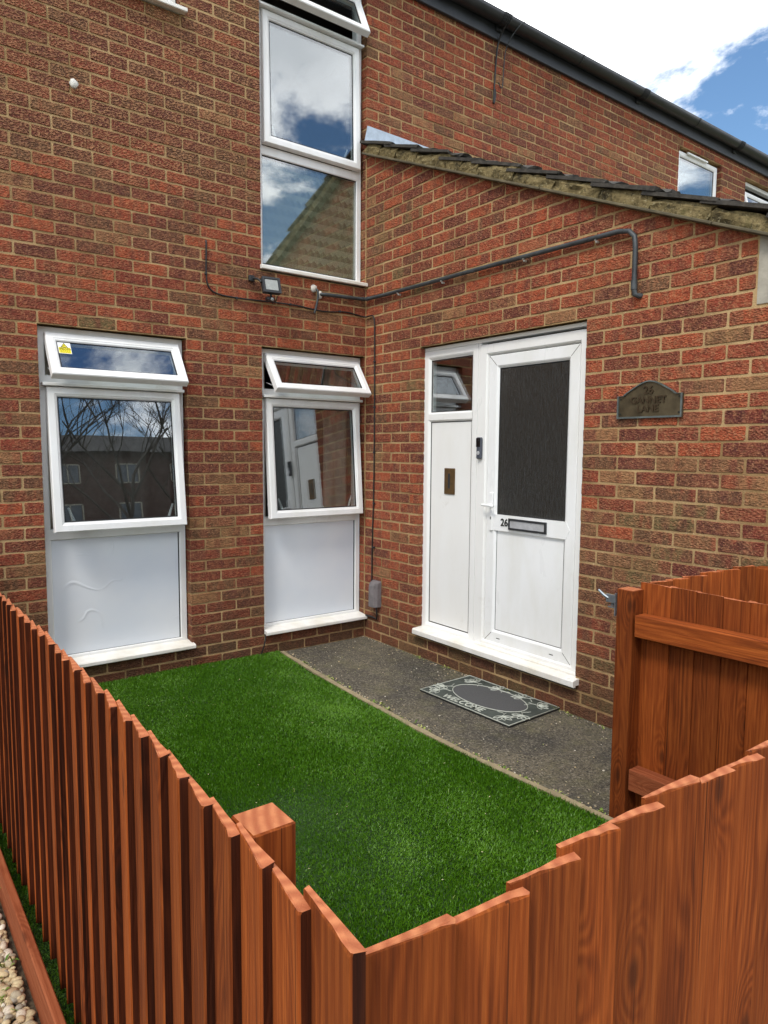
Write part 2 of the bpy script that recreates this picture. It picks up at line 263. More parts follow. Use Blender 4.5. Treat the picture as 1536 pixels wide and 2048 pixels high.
class MB:
    def __init__(s): s.v = []; s.f = []; s.mi = []; s.sm = []
    def add(s, vs_, fs, mi=0, smooth=False):
        k = len(s.v); s.v += [tuple(q) for q in vs_]
        for f in fs: s.f.append(tuple(i + k for i in f)); s.mi.append(mi); s.sm.append(smooth)
        return s
    def box(s, a, b_, c=0.0, mi=0, M=None):
        (x0, y0, z0), (x1, y1, z1) = a, b_
        x0, x1 = min(x0, x1), max(x0, x1); y0, y1 = min(y0, y1), max(y0, y1); z0, z1 = min(z0, z1), max(z0, z1)
        c = min(c, (x1 - x0) * .45, (y1 - y0) * .45, (z1 - z0) * .45)
        if c <= 0:
            vs_ = [(x, y, z) for x in (x0, x1) for y in (y0, y1) for z in (z0, z1)]
            fs = [(0, 1, 3, 2), (4, 6, 7, 5), (0, 4, 5, 1), (2, 3, 7, 6), (0, 2, 6, 4), (1, 5, 7, 3)]
        else:
            bm = bmesh.new(); bmesh.ops.create_cube(bm, size=1)
            for v in bm.verts: v.co = ((x0 + x1) / 2 + v.co.x * (x1 - x0), (y0 + y1) / 2 + v.co.y * (y1 - y0), (z0 + z1) / 2 + v.co.z * (z1 - z0))
            bmesh.ops.bevel(bm, geom=bm.edges[:], offset=c, segments=1, affect='EDGES', profile=.5)
            bm.verts.index_update(); vs_ = [v.co.copy() for v in bm.verts]; fs = [[v.index for v in f.verts] for f in bm.faces]; bm.free()
        if M is not None: vs_ = [M @ Vector(q) for q in vs_]
        return s.add(vs_, fs, mi)
    def tube(s, pts, r, n=8, mi=0, cap=True):
        pts = [Vector(q) for q in pts]; rs = r if isinstance(r, (list, tuple)) else [r] * len(pts)
        vs_ = []; up = None
        for i, q in enumerate(pts):
            t = (pts[min(i + 1, len(pts) - 1)] - pts[max(i - 1, 0)]).normalized()
            if up is None:
                up = t.orthogonal().normalized()
            else: up = (up - t * up.dot(t)).normalized()
            sd = t.cross(up)
            for k in range(n):
                a = 2 * PI * k / n; vs_.append(q + (up * math.cos(a) + sd * math.sin(a)) * rs[i])
        fs = [(i * n + k, i * n + (k + 1) % n, (i + 1) * n + (k + 1) % n, (i + 1) * n + k) for i in range(len(pts) - 1) for k in range(n)]
        s.add(vs_, fs, mi, True)
        if cap: s.add(vs_[:n], [tuple(reversed(range(n)))], mi); s.add(vs_[-n:], [tuple(range(n))], mi)
        return s
    def prism(s, poly, O, U, V, W, d0, d1, mi=0):
        """outline poly [(u,v)] counter-clockwise seen from +W, between depths d0<d1 along W"""
        O, U, V, W = map(Vector, (O, U, V, W)); n = len(poly)
        vs_ = [O + U * a + V * c_ + W * d0 for a, c_ in poly] + [O + U * a + V * c_ + W * d1 for a, c_ in poly]
        fs = [tuple(range(n, 2 * n)), tuple(reversed(range(n)))] + [(i, (i + 1) % n, n + (i + 1) % n, n + i) for i in range(n)]
        return s.add(vs_, fs, mi)
    def ring(s, O, U, V, W, wd, ht, prof, mi=0):
        """mitred rectangular frame; prof = [(inset, depth along W)]"""
        O, U, V, W = map(Vector, (O, U, V, W)); vs_ = []
        for i, d in prof:
            for a, c_ in ((i, i), (wd - i, i), (wd - i, ht - i), (i, ht - i)): vs_.append(O + U * a + V * c_ + W * d)
        fs = [(j * 4 + k, j * 4 + (k + 1) % 4, (j + 1) * 4 + (k + 1) % 4, (j + 1) * 4 + k) for j in range(len(prof) - 1) for k in range(4)]
        return s.add(vs_, fs, mi)
    def build(s, name, mats, parent=None, loc=None, rot=None):
        me = bpy.data.meshes.new(name); me.from_pydata(s.v, [], s.f)
        mats = mats if isinstance(mats, (list, tuple)) else [mats]
        for m in mats: me.materials.append(MAT[m])
        me.polygons.foreach_set('material_index', s.mi); me.polygons.foreach_set('use_smooth', s.sm); me.update()
        return link(name, me, parent, loc, rot)
def link(name, data, parent=None, loc=None, rot=None):
    o = bpy.data.objects.new(name, data); col.objects.link(o)
    if parent is not None: o.parent = parent
    if loc is not None: o.location = loc
    if rot is not None: o.rotation_euler = rot
    return o
def tag(o, label, cat, group=None):
    o['label'] = label; o['category'] = cat
    if group: o['group'] = group
    return o
def kind(o, k): o['kind'] = k; return o
def empty(name, loc=(0, 0, 0)):
    o = link(name, None, None, loc); o.empty_display_size = .1; return o
def textmesh(body, size, ext=.001, align='CENTER', bold=0):
    cu = bpy.data.curves.new('lettering', 'FONT'); cu.body = body; cu.size = size; cu.extrude = ext; cu.align_x = align; cu.align_y = 'CENTER'; cu.offset = bold; cu.resolution_u = 3
    o = bpy.data.objects.new('lettering', cu); col.objects.link(o); dg = bpy.context.evaluated_depsgraph_get(); dg.update()
    me = bpy.data.meshes.new_from_object(o.evaluated_get(dg)); bpy.data.objects.remove(o); bpy.data.curves.remove(cu); return me
def put_text(name, body, size, mat, parent, O, U, V, W, ext=.001, bold=0, sx_=1.0):
    me = textmesh(body, size, ext, bold=bold); me.materials.clear(); me.materials.append(MAT[mat])
    U, V, W, O = map(Vector, (U, V, W, O))
    M = Matrix(((U.x * sx_, V.x, W.x, O.x), (U.y * sx_, V.y, W.y, O.y), (U.z * sx_, V.z, W.z, O.z), (0, 0, 0, 1))); me.transform(M); me.name = name
    return link(name, me, parent)
X, Y, Z = Vector((1, 0, 0)), Vector((0, 1, 0)), Vector((0, 0, 1))
# wall frames: (along, up, outward)
FRONT = (X, Z, -Y)            # main wall, outward -y
SIDE = (-Y, Z, -X)            # porch wall, outward -x
def P(fr, u, v, n=0): return fr[0] * u + fr[1] * v + fr[2] * n

# ------------------------------------------------------------ ground
g = MB(); g.add([(-400, -400, -.06), (400, -400, -.06), (400, 400, -.06), (-400, 400, -.06)], [(0, 1, 2, 3)]); kind(g.build('ground', 'ground_far'), 'structure')
LE = [(-.77, .006), (-.79, -.05), (-.845, -.6), (-.87, -1.07), (-.898, -1.74), (-.892, -2.36), (-.852, -2.9), (-.83, -3.2), (-.80, -3.98)]   # lawn / path edge
def le(y):
    for (x0, y0), (x1, y1) in zip(LE, LE[1:]):
        if y1 <= y <= y0: return x0 + (x1 - x0) * (y - y0) / (y1 - y0)
    return LE[0][0] if y > 0 else LE[-1][0]
m = MB(); n = len(LE)
m.add([(x, y, .0) for x, y in LE] + [(.02, y, .0) for x, y in LE], [(i, i + 1, n + i + 1, n + i) for i in range(n - 1)]); m.add([(-.80, -3.98, 0), (.02, -3.98, 0), (.02, -9, 0), (-.80, -9, 0)], [(0, 3, 2, 1)])
m.f = [tuple(reversed(f)) if False else f for f in m.f]
kind(m.build('path', 'asphalt'), 'structure')
m = MB(); m.add([(-2.9, .006, .012)] + [(-2.9, -3.98, .012)] + [(x - .012, y, .012) for x, y in reversed(LE)], [tuple(range(n + 2))]); kind(m.build('lawn', 'turf_base'), 'structure')
m = MB(); m.add([(-8, -12, -.03), (-2.92, -12, -.03), (-2.92, .006, -.03), (-8, .006, -.03)], [(0, 1, 2, 3)]); kind(m.build('gravel_bed', 'soil'), 'structure')
m = MB(); m.add([(-2.92, -12, -.02), (8, -12, -.02), (8, -4.0, -.02), (-2.92, -4.0, -.02)], [(0, 1, 2, 3)]); m.add([(-.72, -4.0, -.02), (8, -4.0, -.02), (8, -3.12, -.02), (-.72, -3.12, -.02)], [(0, 1, 2, 3)]); kind(m.build('pavement', 'paving'), 'structure')
m = MB(); m.add([(-60, -22, -.04), (60, -22, -.04), (60, -14, -.04), (-60, -14, -.04)], [(0, 1, 2, 3)]); kind(m.build('road', 'road'), 'structure')
# thin timber edging between lawn and path
m = MB()
for (x0, y0), (x1, y1) in zip(LE[1:], LE[2:]):
    st = 6
    for i in range(st):
        a = (x0 + (x1 - x0) * i / st, y0 + (y1 - y0) * i / st); c_ = (x0 + (x1 - x0) * (i + 1) / st, y0 + (y1 - y0) * (i + 1) / st)
        ww = .022 + .010 * mnoise.noise(Vector((a[1] * 5, 0, 0))); zz = .024 + .006 * mnoise.noise(Vector((a[1] * 3, 5, 0)))
        m.add([(a[0] - .012, a[1], -.01), (a[0] + ww, a[1], -.01), (c_[0] + ww, c_[1], -.01), (c_[0] - .012, c_[1], -.01), (a[0] - .012, a[1], zz), (a[0] + ww, a[1], zz), (c_[0] + ww, c_[1], zz), (c_[0] - .012, c_[1], zz)],
              [(4, 7, 6, 5), (1, 5, 6, 2), (0, 3, 7, 4), (0, 4, 5, 1), (2, 6, 7, 3)])
tag(m.build('lawn_edging', 'edging'), 'thin pale edging strip between artificial lawn and tarmac path', 'edging')
# artificial turf: blades
def attr_mesh(name, V, F, colr, mat, smooth=False):
    me = bpy.data.meshes.new(name); V = np.asarray(V, np.float32); F = np.asarray(F, np.int32); k = F.shape[1]
    me.vertices.add(len(V)); me.vertices.foreach_set('co', V.ravel()); me.loops.add(F.size); me.loops.foreach_set('vertex_index', F.ravel())
    me.polygons.add(len(F)); me.polygons.foreach_set('loop_start', np.arange(0, F.size, k, dtype=np.int32)); me.polygons.foreach_set('loop_total', np.full(len(F), k, np.int32))
    if smooth: me.polygons.foreach_set('use_smooth', np.ones(len(F), bool))
    a = me.attributes.new('bcol', 'FLOAT_VECTOR', 'POINT'); a.data.foreach_set('vector', np.asarray(colr, np.float32).ravel())
    me.materials.append(MAT[mat]); me.update(calc_edges=True); return me
nr = np.random.default_rng(7)
NBL = 560000
by = -3.97 * nr.random(NBL) ** 1.0; bx = -2.905 + 2.12 * nr.random(NBL)
lex = np.interp(-by, [-y for x, y in LE], [x for x, y in LE]) - .010
keep = bx < lex; bx = bx[keep]; by = by[keep]; nb = len(bx)
def smooth2(x, y, s, seed):                       # cheap smooth noise
    r = np.random.default_rng(seed); out = np.zeros_like(x)
    for i in range(7):
        a = r.random() * 6.28; k = s * (.6 + r.random()); out += np.sin(x * k * math.cos(a) + y * k * math.sin(a) + r.random() * 6.28)
    return out / 3.2
nap = smooth2(bx, by, 5.0, 3) + .5 * smooth2(bx, by, 14, 4)
ang = 1.0 * nap + nr.normal(0, 1.7, nb) - 2.2
ln = .010 + .010 * nr.random(nb); ln *= 1 + .15 * smooth2(bx, by, 8, 9)
lean = np.clip(.55 + .22 * nap + nr.normal(0, .22, nb), .05, 1.15)
wd = .0011 + .0008 * nr.random(nb)
fx, fy = np.cos(ang), np.sin(ang); ta = nr.random(nb) * 6.28; sxx, syy = np.cos(ta), np.sin(ta)
z0 = .010 + .006 * smooth2(bx, by, 3.5, 11)
V = np.zeros((nb, 5, 3), np.float32)
for i, (t, wf) in enumerate(((0, 1), (0, -1), (.55, .85), (.55, -.85), (1, 0))):
    bend = lean * t * t * ln * .9
    V[:, i, 0] = bx + fx * bend + sxx * wd * wf; V[:, i, 1] = by + fy * bend + syy * wd * wf; V[:, i, 2] = z0 + ln * t * np.sqrt(np.clip(1 - (lean * t * .75) ** 2, .1, 1))
base = (np.arange(nb) * 5)[:, None]
F = np.concatenate([base + np.array([[0, 1, 3]]), base + np.array([[0, 3, 2]]), base + np.array([[2, 3, 4]])])
cr_ = np.clip(.42 + .13 * nap + nr.normal(0, .13, nb), 0, .9); cr_[nr.random(nb) < .005] = .98
kind(link('turf', attr_mesh('turf', V.reshape(-1, 3), F, np.repeat(np.stack([cr_, cr_, cr_], 1), 5, 0), 'turf_blade')), 'stuff')
bpy.data.objects['turf']['label'] = 'green artificial turf pile covering the small front lawn'

# ------------------------------------------------------------ the house
house = tag(empty('terrace_house', (0, 0, 0)), 'red brick terraced house with lean-to porch and white plastic windows', 'house')
CH = .075
def wpick(ws):
    t = rng.random() * sum(ws); s_ = 0
    for i, q in enumerate(ws):
        s_ += q
        if t <= s_: return i
    return len(ws) - 1
CLAY = [0, .16, .36, .55, .72, .87, 1.0]
def clay(fr, u, v):
    """clay, seed, dimples by place in the wall: the batches the bricklayer used"""
    if fr is FRONT and u < 0:
        t = min(1, max(0, (v - 3.05 + .35 * mnoise.noise(Vector((u * 1.1, v, 3)))) / .35))
        red = max(0, 1 - abs(v - 2.6) / .5)
        ws = [(.10 + .8 * red) * (1 - t), .30 + .5 * red, .42, .42 + .9 * t, .35 + .3 * t, .10, .02]; dm = t * (.55 + .45 * rng.random()) if t > .2 else rng.random() * .22
    elif fr is FRONT:
        ws = [.35, .7, .6, .5, .22, .12, .02]; dm = rng.random() * .25
    else:
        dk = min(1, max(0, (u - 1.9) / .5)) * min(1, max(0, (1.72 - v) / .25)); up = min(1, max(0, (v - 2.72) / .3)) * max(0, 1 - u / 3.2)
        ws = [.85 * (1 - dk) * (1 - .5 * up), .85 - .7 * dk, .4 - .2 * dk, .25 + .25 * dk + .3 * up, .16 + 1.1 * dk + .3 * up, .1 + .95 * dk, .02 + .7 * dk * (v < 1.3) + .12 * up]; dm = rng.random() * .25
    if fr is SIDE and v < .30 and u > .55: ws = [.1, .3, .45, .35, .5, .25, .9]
    i = wpick(ws); return (min(1, max(0, CLAY[i] + rng.uniform(-.07, .07))), rng.random(), dm)
def outline(w_, h_):
    a, c_ = w_ / 2, h_ / 2; r = .0045; j = lambda s_=.0016: rng.uniform(-s_, s_)
    xs = [-a + r, -a * .35, a * .35, a - r] if w_ > .12 else [-a + r, 0, a - r]
    pts = [(x + j(), -c_ + j(.0024)) for x in xs] + [(a + j(), -c_ + r), (a + j(), c_ - r)] + [(x + j(), c_ + j(.0024)) for x in reversed(xs)] + [(-a + j(), c_ - r), (-a + j(), -c_ + r)]
    return pts
def clip(poly, A, B, C_):          # keep A*u+B*v<=C
    out = []
    for i, p0 in enumerate(poly):
        p1 = poly[(i + 1) % len(poly)]; d0 = A * p0[0] + B * p0[1] - C_; d1 = A * p1[0] + B * p1[1] - C_
        if d0 <= 0: out.append(p0)
        if d0 * d1 < 0: t = d0 / (d0 - d1); out.append((p0[0] + (p1[0] - p0[0]) * t, p0[1] + (p1[1] - p0[1]) * t))
    return out
def brick_geo(poly):
    """local frame: x along, y inward, z up; face at y=0, 90 mm deep"""
    n_ = len(poly); cx = sum(q[0] for q in poly) / n_; cz = sum(q[1] for q in poly) / n_
    hw = max(abs(q[0] - cx) for q in poly); hh_ = max(abs(q[1] - cz) for q in poly); sxn = max(.2, 1 - .0022 / max(hw, .004)); szn = max(.2, 1 - .0022 / max(hh_, .004))
    tx, tz = rng.uniform(-.006, .006), rng.uniform(-.02, .02)
    vs_ = [(cx + (q[0] - cx) * sxn, (q[0] - cx) * tx + (q[1] - cz) * tz, cz + (q[1] - cz) * szn) for q in poly] + [(q[0], .0028, q[1]) for q in poly] + [(q[0], .09, q[1]) for q in poly]
    fs = [tuple(range(n_))] + [(k * n_ + i, (k + 1) * n_ + i, (k + 1) * n_ + (i + 1) % n_, k * n_ + (i + 1) % n_) for k in (0, 1) for i in range(n_)]
    return vs_, fs
VAR = {}
def brick_variant(w_):
    key = round(w_, 3)
    if key not in VAR: VAR[key] = []
    L_ = VAR[key]
    if len(L_) < (14 if abs(w_ - .215) < .002 else 6):
        vs_, fs = brick_geo(outline(w_, .063)); me = bpy.data.meshes.new('brick'); me.from_pydata(vs_, [], fs); me.materials.append(MAT['brick']); L_.append(me); return me
    return rng.choice(L_)
def courses(fr, rects, phase, region=None):
    """rects = [(u0,u1,v0,v1)] areas of wall; phase(k,u)-> joint offset; returns brick list (uc,vc,w,halfplane or None)"""
    out = []
    for (u0, u1, v0, v1) in rects:
        k0 = int(round(v0 / CH)); k1 = int(round(v1 / CH))
        for k in range(k0, k1):
            ph = phase(k, (u0 + u1) / 2); i0 = math.floor((u0 - ph) / .225 + 1e-4); i = i0
            while ph + i * .225 < u1 - .012:
                a = max(u0, ph + i * .225 + .006); c_ = min(u1, ph + (i + 1) * .225 - .006); i += 1
                if a <= u0 + .006: a = u0
                if c_ >= u1 - .006: c_ = u1
                if c_ - a < .022: continue
                out.append(((a + c_) / 2, (k + .5) * CH, c_ - a))
    return out
def lay(fr, wall, bricks, limit, halfplane=None):
    fx_ = Matrix.Rotation(0 if fr is FRONT else -PI / 2, 4, 'Z')
    def vis(u, v):
        d = P(fr, u, v) - CAM; z_ = d.dot(F_)
        if z_ < .2: return -1
        px = 768 + 1398.76 * d.dot(R_) / z_; py = 1024 - 1398.76 * d.dot(U_) / z_
        if not (-10 < px < 1546 and -10 < py < 2058): return -1
        return 1398.76 / z_ * abs(d.normalized().dot(fr[2]))
    bricks = sorted(bricks, key=lambda q: -vis(q[0], q[1]) * (1 if q[2] > .06 else .5))
    jv, jf, jc = [], [], []
    for i, (u, v, w_) in enumerate(bricks):
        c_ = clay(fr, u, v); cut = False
        if halfplane:
            A, B, C_ = halfplane
            if A * (u - w_ / 2) + B * (v + .0325) > C_ or A * (u + w_ / 2) + B * (v + .0325) > C_: cut = True
        dn = rng.uniform(-.0012, .0022)
        if cut:
            poly = clip(outline(w_, .063), A, B, C_ - A * u - B * v)
            if len(poly) < 3 or (max(q[0] for q in poly) - min(q[0] for q in poly)) < .012: continue
            vs_, fs = brick_geo(poly)
        if i < limit and vis(u, v) > 0:
            if cut:
                me = bpy.data.meshes.new('brick'); me.from_pydata(vs_, [], fs); me.materials.append(MAT['brick'])
            else: me = brick_variant(round(w_ * 500) / 500)
            o = link('brick', me, wall, P(fr, u, v, dn)); o.rotation_euler = (0, rng.uniform(-.004, .004), 0 if fr is FRONT else -PI / 2); o.color = (*c_, 1)
        else:
            if not cut: vs_, fs = brick_geo(outline(w_, .063))
            M = Matrix.Translation(P(fr, u, v, dn)) @ fx_; k = len(jv)
            jv += [tuple(M @ Vector(q)) for q in vs_]; jf += [tuple(j + k for j in f) for f in fs]; jc += [c_] * len(vs_)
    if jv:
        me = bpy.data.meshes.new('brickwork'); me.from_pydata(jv, [], jf); a = me.attributes.new('bcol', 'FLOAT_VECTOR', 'POINT'); a.data.foreach_set('vector', np.asarray(jc, np.float32).ravel())
        me.materials.append(MAT['brick']); o = link('brickwork', me, wall); o.color = (0, 0, 0, 1); kind(o, 'stuff')
LINT, LINT2 = 2.25, 4.95
OPEN_F = [(-.905, 0, .15, LINT), (-2.365, -1.46, .15, LINT), (-.905, 0, 2.775, LINT2), (-2.365, -1.46, 4.275, LINT2)]
OPEN_U = [(4.31, 5.24, 4.275, LINT2), (5.83, 6.76, 4.275, LINT2)]
def split(u0, u1, v0, v1, opens):
    us = sorted({u0, u1} | {q for o in opens for q in o[:2] if u0 < q < u1}); vs_ = sorted({v0, v1} | {q for o in opens for q in o[2:] if v0 < q < v1}); out = []
    for va, vb in zip(vs_, vs_[1:]):
        run = None
        for ua, ub in zip(us, us[1:]):
            um, vm = (ua + ub) / 2, (va + vb) / 2
            hit = any(o[0] < um < o[1] and o[2] < vm < o[3] for o in opens)
            if hit:
                if run: out.append((run[0], run[1], va, vb)); run = None
            else: run = (run[0], ub) if run else (ua, ub)
        if run: out.append((run[0], run[1], va, vb))
    return out
def sheet(fr, rects, n_, mb, rev=()):
    for (u0, u1, v0, v1) in rects: mb.add([P(fr, u0, v0, n_), P(fr, u1, v0, n_), P(fr, u1, v1, n_), P(fr, u0, v1, n_)], [(0, 1, 2, 3)])
def reveal(fr, o, mb, d=.09, e=.005):
    u0, u1, v0, v1 = o
    for a, c_ in (((u0 - e, v0), (u0 - e, v1)), ((u1 + e, v0), (u1 + e, v1)), ((u0, v1 + e), (u1, v1 + e)), ((u0, v0 - e), (u1, v0 - e))):
        mb.add([P(fr, *a, -.006), P(fr, *c_, -.006), P(fr, *c_, -d - .02), P(fr, *a, -d - .02)], [(0, 1, 2, 3)])
phF = lambda k, u: 0 if k % 2 else .1125
FR = split(-5.4, 0, -.075, 5.1, OPEN_F); UP_ = split(0, 9, 3.45, 5.1, OPEN_U)
m = MB(); sheet(FRONT, split(-5.4, 0, -.075, 5.1, OPEN_F), -.0032, m)
for o in OPEN_F: reveal(FRONT, o, m)
front_wall = m.build('front_wall', 'mortar', house)
lay(FRONT, front_wall, courses(FRONT, FR, phF), 300)
m = MB(); sheet(FRONT, split(0, 9, -.075, 5.1, OPEN_U), -.0032, m)
for o in OPEN_U: reveal(FRONT, o, m)
upper_wall = m.build('upper_wall', 'mortar', house)
lay(FRONT, upper_wall, courses(FRONT, UP_, phF), 300)
# porch wall
UE = 3.42                                     # porch front corner
RS = -.428; RZ = 3.79                         # verge line z = RZ + RS*u
OPEN_D = [(.67, 2.0997, .15, LINT)]
phS = lambda k, u: (2.0997 + (0 if k % 2 else .1125)) if (u > 2.1 and k < 30 and k >= 2) else (.1125 if k % 2 else 0)
SR = []
SR = split(.003, UE, -.075, 3.83, OPEN_D)
RV = [(-.08, .0, .15, LINT), (-.08, .0, 2.775, 3.75)]
m = MB()
poly = [(0, -.075), (.67, -.075), (.67, LINT), (2.0997, LINT), (2.0997, -.075), (UE, -.075), (UE, RZ + RS * UE), (0, RZ)]
vs_ = [P(SIDE, a, c_, -.0032) for a, c_ in poly]; m.add(vs_, [(0, 1, 2, 7), (2, 3, 6, 7), (3, 4, 5, 6)]); m.add([P(SIDE, .67, -.075, -.0032), P(SIDE, 2.0997, -.075, -.0032), P(SIDE, 2.0997, .15, -.0032), P(SIDE, .67, .15, -.0032)], [(0, 1, 2, 3)])
reveal(SIDE, OPEN_D[0], m)
porch_wall = m.build('porch_wall', 'mortar', house)
PAD = (3.005, UE, 2.175, 2.55)
sb = []
for u, v, w_ in courses(SIDE, SR, phS) + courses(SIDE, RV, lambda k, u: 0):
    if PAD[2] < v < PAD[3] and u + w_ / 2 > PAD[0]:
        a = u - w_ / 2; w_ = PAD[0] - a; u = a + w_ / 2
        if w_ < .03: continue
    sb.append((u, v, w_))
lay(SIDE, porch_wall, sb, 300, (-RS, 1, RZ - .018))
m = MB(); m.prism([(PAD[0] + .01, PAD[2] + .01), (UE, PAD[2] + .01), (UE, RZ + RS * UE - .01), (PAD[0] + .01, RZ + RS * (PAD[0] + .01) - .01)], (0, 0, 0), *SIDE, -.09, .002); m.build('padstone', 'concrete_pad', house)
m = MB(); m.add([(0, -UE, -.075), (3.2, -UE, -.075), (3.2, -UE, RZ + RS * UE), (0, -UE, RZ + RS * UE)], [(0, 1, 2, 3)]); m.add([(3.2, -UE, -.075), (3.2, 0, -.075), (3.2, 0, RZ), (3.2, -UE, RZ + RS * UE)], [(0, 1, 2, 3)]); pfw = m.build('porch_front_wall', 'mortar', house); jv, jf, jc = [], [], []
for u, v, w_ in courses(FRONT, [(.0, 3.2, -.075, 2.25)], phF):
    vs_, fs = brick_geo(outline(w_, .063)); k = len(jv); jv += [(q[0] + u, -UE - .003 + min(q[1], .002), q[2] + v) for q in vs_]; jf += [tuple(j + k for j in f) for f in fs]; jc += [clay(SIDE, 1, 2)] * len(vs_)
me = bpy.data.meshes.new('brickwork'); me.from_pydata(jv, [], jf); me.attributes.new('bcol', 'FLOAT_VECTOR', 'POINT').data.foreach_set('vector', np.asarray(jc, np.float32).ravel()); me.materials.append(MAT['brick']); o = link('brickwork', me, pfw); o.color = (0, 0, 0, 1); kind(o, 'stuff')
# mortar bed that closes the internal corner joint
m = MB(); m.box((-.005, -.006, 0), (.004, .004, 3.75)); m.build('corner_joint', 'mortar', house)
# rooms behind the openings, roof over all
m = MB()
def room(a, b_, open_face):
    (x0, y0, z0), (x1, y1, z1) = a, b_
    vs_ = [(x, y, z) for x in (x0, x1) for y in (y0, y1) for z in (z0, z1)]
    F_all = {'x-': (0, 1, 3, 2), 'x+': (4, 6, 7, 5), 'y-': (0, 4, 5, 1), 'y+': (2, 3, 7, 6), 'z-': (0, 2, 6, 4), 'z+': (1, 5, 7, 3)}
    m.add(vs_, [f for k, f in F_all.items() if k != open_face])
room((-5.4, .007, .02), (-.002 + .2, 3.6, 2.5), 'y-'); room((-5.4, .007, 2.62), (3.9, 3.6, 5.06), 'y-'); room((4.0, .007, 2.62), (9, 3.6, 5.06), 'y-')
m.add([(.007, -UE, .15), (.007, .0, .15), (3.1, .0, .15), (3.1, -UE, .15)], [(0, 1, 2, 3)]); m.add([(.007, -UE, 2.4), (.007, 0, 2.4), (3.1, 0, 2.4), (3.1, -UE, 2.4)], [(0, 1, 2, 3)])
m.add([(1.6, -UE, .15), (1.6, 0, .15), (1.6, 0, 2.4), (1.6, -UE, 2.4)], [(0, 1, 2, 3)]); m.add([(.1, 0.0, .15), (1.6, 0.0, .15), (1.6, 0.0, 2.4), (.1, 0.0, 2.4)], [(0, 1, 2, 3)])
m.build('interior_wall', 'room', house)
m = MB(); m.add([(-5.5, -.02, 5.22), (9, -.02, 5.22), (9, 3.8, 6.6), (-5.5, 3.8, 6.6)], [(0, 1, 2, 3)]); m.add([(-5.5, 3.8, 6.6), (9, 3.8, 6.6), (9, 7.6, 5.2), (-5.5, 7.6, 5.2)], [(0, 1, 2, 3)]); m.add([(-5.5, 7.6, 0), (9, 7.6, 0), (9, 7.6, 5.2), (-5.5, 7.6, 5.2)], [(0, 1, 2, 3)])
m.add([(-5.5, .0, 0), (-5.5, 7.6, 0), (-5.5, 7.6, 5.2), (-5.5, 3.8, 6.6), (-5.5, 0, 5.2)], [(0, 1, 2, 3, 4)]); m.add([(9, .0, 0), (9, 7.6, 0), (9, 7.6, 5.2), (9, 3.8, 6.6), (9, 0, 5.2)], [(0, 1, 2, 3, 4)])
m.build('roof', 'roof_slab', house)

# ---- windows
SASH = [(0, -.05), (0, -.006), (.005, 0), (.040, 0), (.043, -.003), (.052, -.006), (.060, -.018), (.060, -.05)]
FRAME = [(0, -.06), (0, 0), (.036, 0), (.042, -.006), (.042, -.06)]
GASK = [(.0595, -.012), (.0665, -.019)]
def rect_pane(name, O, U, V, W, wd, ht, mat, parent, d=.016):
    mb = MB(); O, U, V, W = map(Vector, (O, U, V, W)); mb.prism([(0, 0), (wd, 0), (wd, ht), (0, ht)], O, U, V, W, -d, 0); return mb.build(name, mat, parent)
def sash(fr, win, u0, u1, bot, top, name='sash', pane='glass', handles=None):
    """bot/top = (n, v) of the outer face at the lower and upper edge"""
    ub = fr[0]; vv = (P(fr, 0, top[1], top[0]) - P(fr, 0, bot[1], bot[0])); ht = vv.length; vv.normalize(); nn = ub.cross(vv)
    O = P(fr, u0, bot[1], bot[0]); mb = MB(); mb.ring(O, ub, vv, nn, u1 - u0, ht, SASH)
    mb.add([O + nn * -.05, O + ub * (u1 - u0) - nn * .05, O + ub * (u1 - u0) + vv * .06 - nn * .05, O + vv * .06 - nn * .05], [(0, 3, 2, 1)])
    # back rim
    mb.ring(O, ub, vv, nn, u1 - u0, ht, [(.060, -.05), (0, -.05)])
    s_ = mb.build(name, 'white_plastic', win); g_ = MB(); g_.ring(O, ub, vv, nn, u1 - u0, ht, GASK); g_.build('gasket', 'gasket', win)
    rect_pane('pane', O + ub * .06 + vv * .06 - nn * .017, ub, vv, nn, u1 - u0 - .12, ht - .12, pane, win)
    if handles:
        for hu in handles:
            hm = MB(); c_ = O + ub * hu + vv * .045 - nn * .06; dr = (vv * .9 + ub * (.32 if hu < .4 else -.32) * -1).normalized(); hm.tube([c_, c_ + dr * .05, c_ + dr * .11], [.010, .009, .006], 8); hm.build('handle', 'white_plastic', win)
    return O, ub, vv, nn, ht
def stay(win, a, c_):
    mb = MB(); mb.tube([a, (Vector(a) + Vector(c_)) / 2 + Vector((0, 0, -.012)), c_], .0035, 6); mb.build('stay', 'chrome', win)
def sill(fr, win, u0, u1, zt, nf, depth=.13, t=.028):
    mb = MB(); prof = [(nf - .004, zt - t), (nf, zt - t + .004), (nf, zt - .006), (nf - .008, zt), (-.1, zt + .018), (-.1, zt - t + .004), (nf - .02, zt - t + .006), (nf - .02, zt - t)]
    n_ = len(prof); vs_ = [P(fr, u, z_, d) for u in (u0, u1) for d, z_ in prof]
    mb.add(vs_, [(i, (i + 1) % n_, n_ + (i + 1) % n_, n_ + i) for i in range(n_)] + [tuple(range(n_))[::-1], tuple(range(n_, 2 * n_))]); return mb.build('sill', 'sill_plastic', win)
NF = -.066
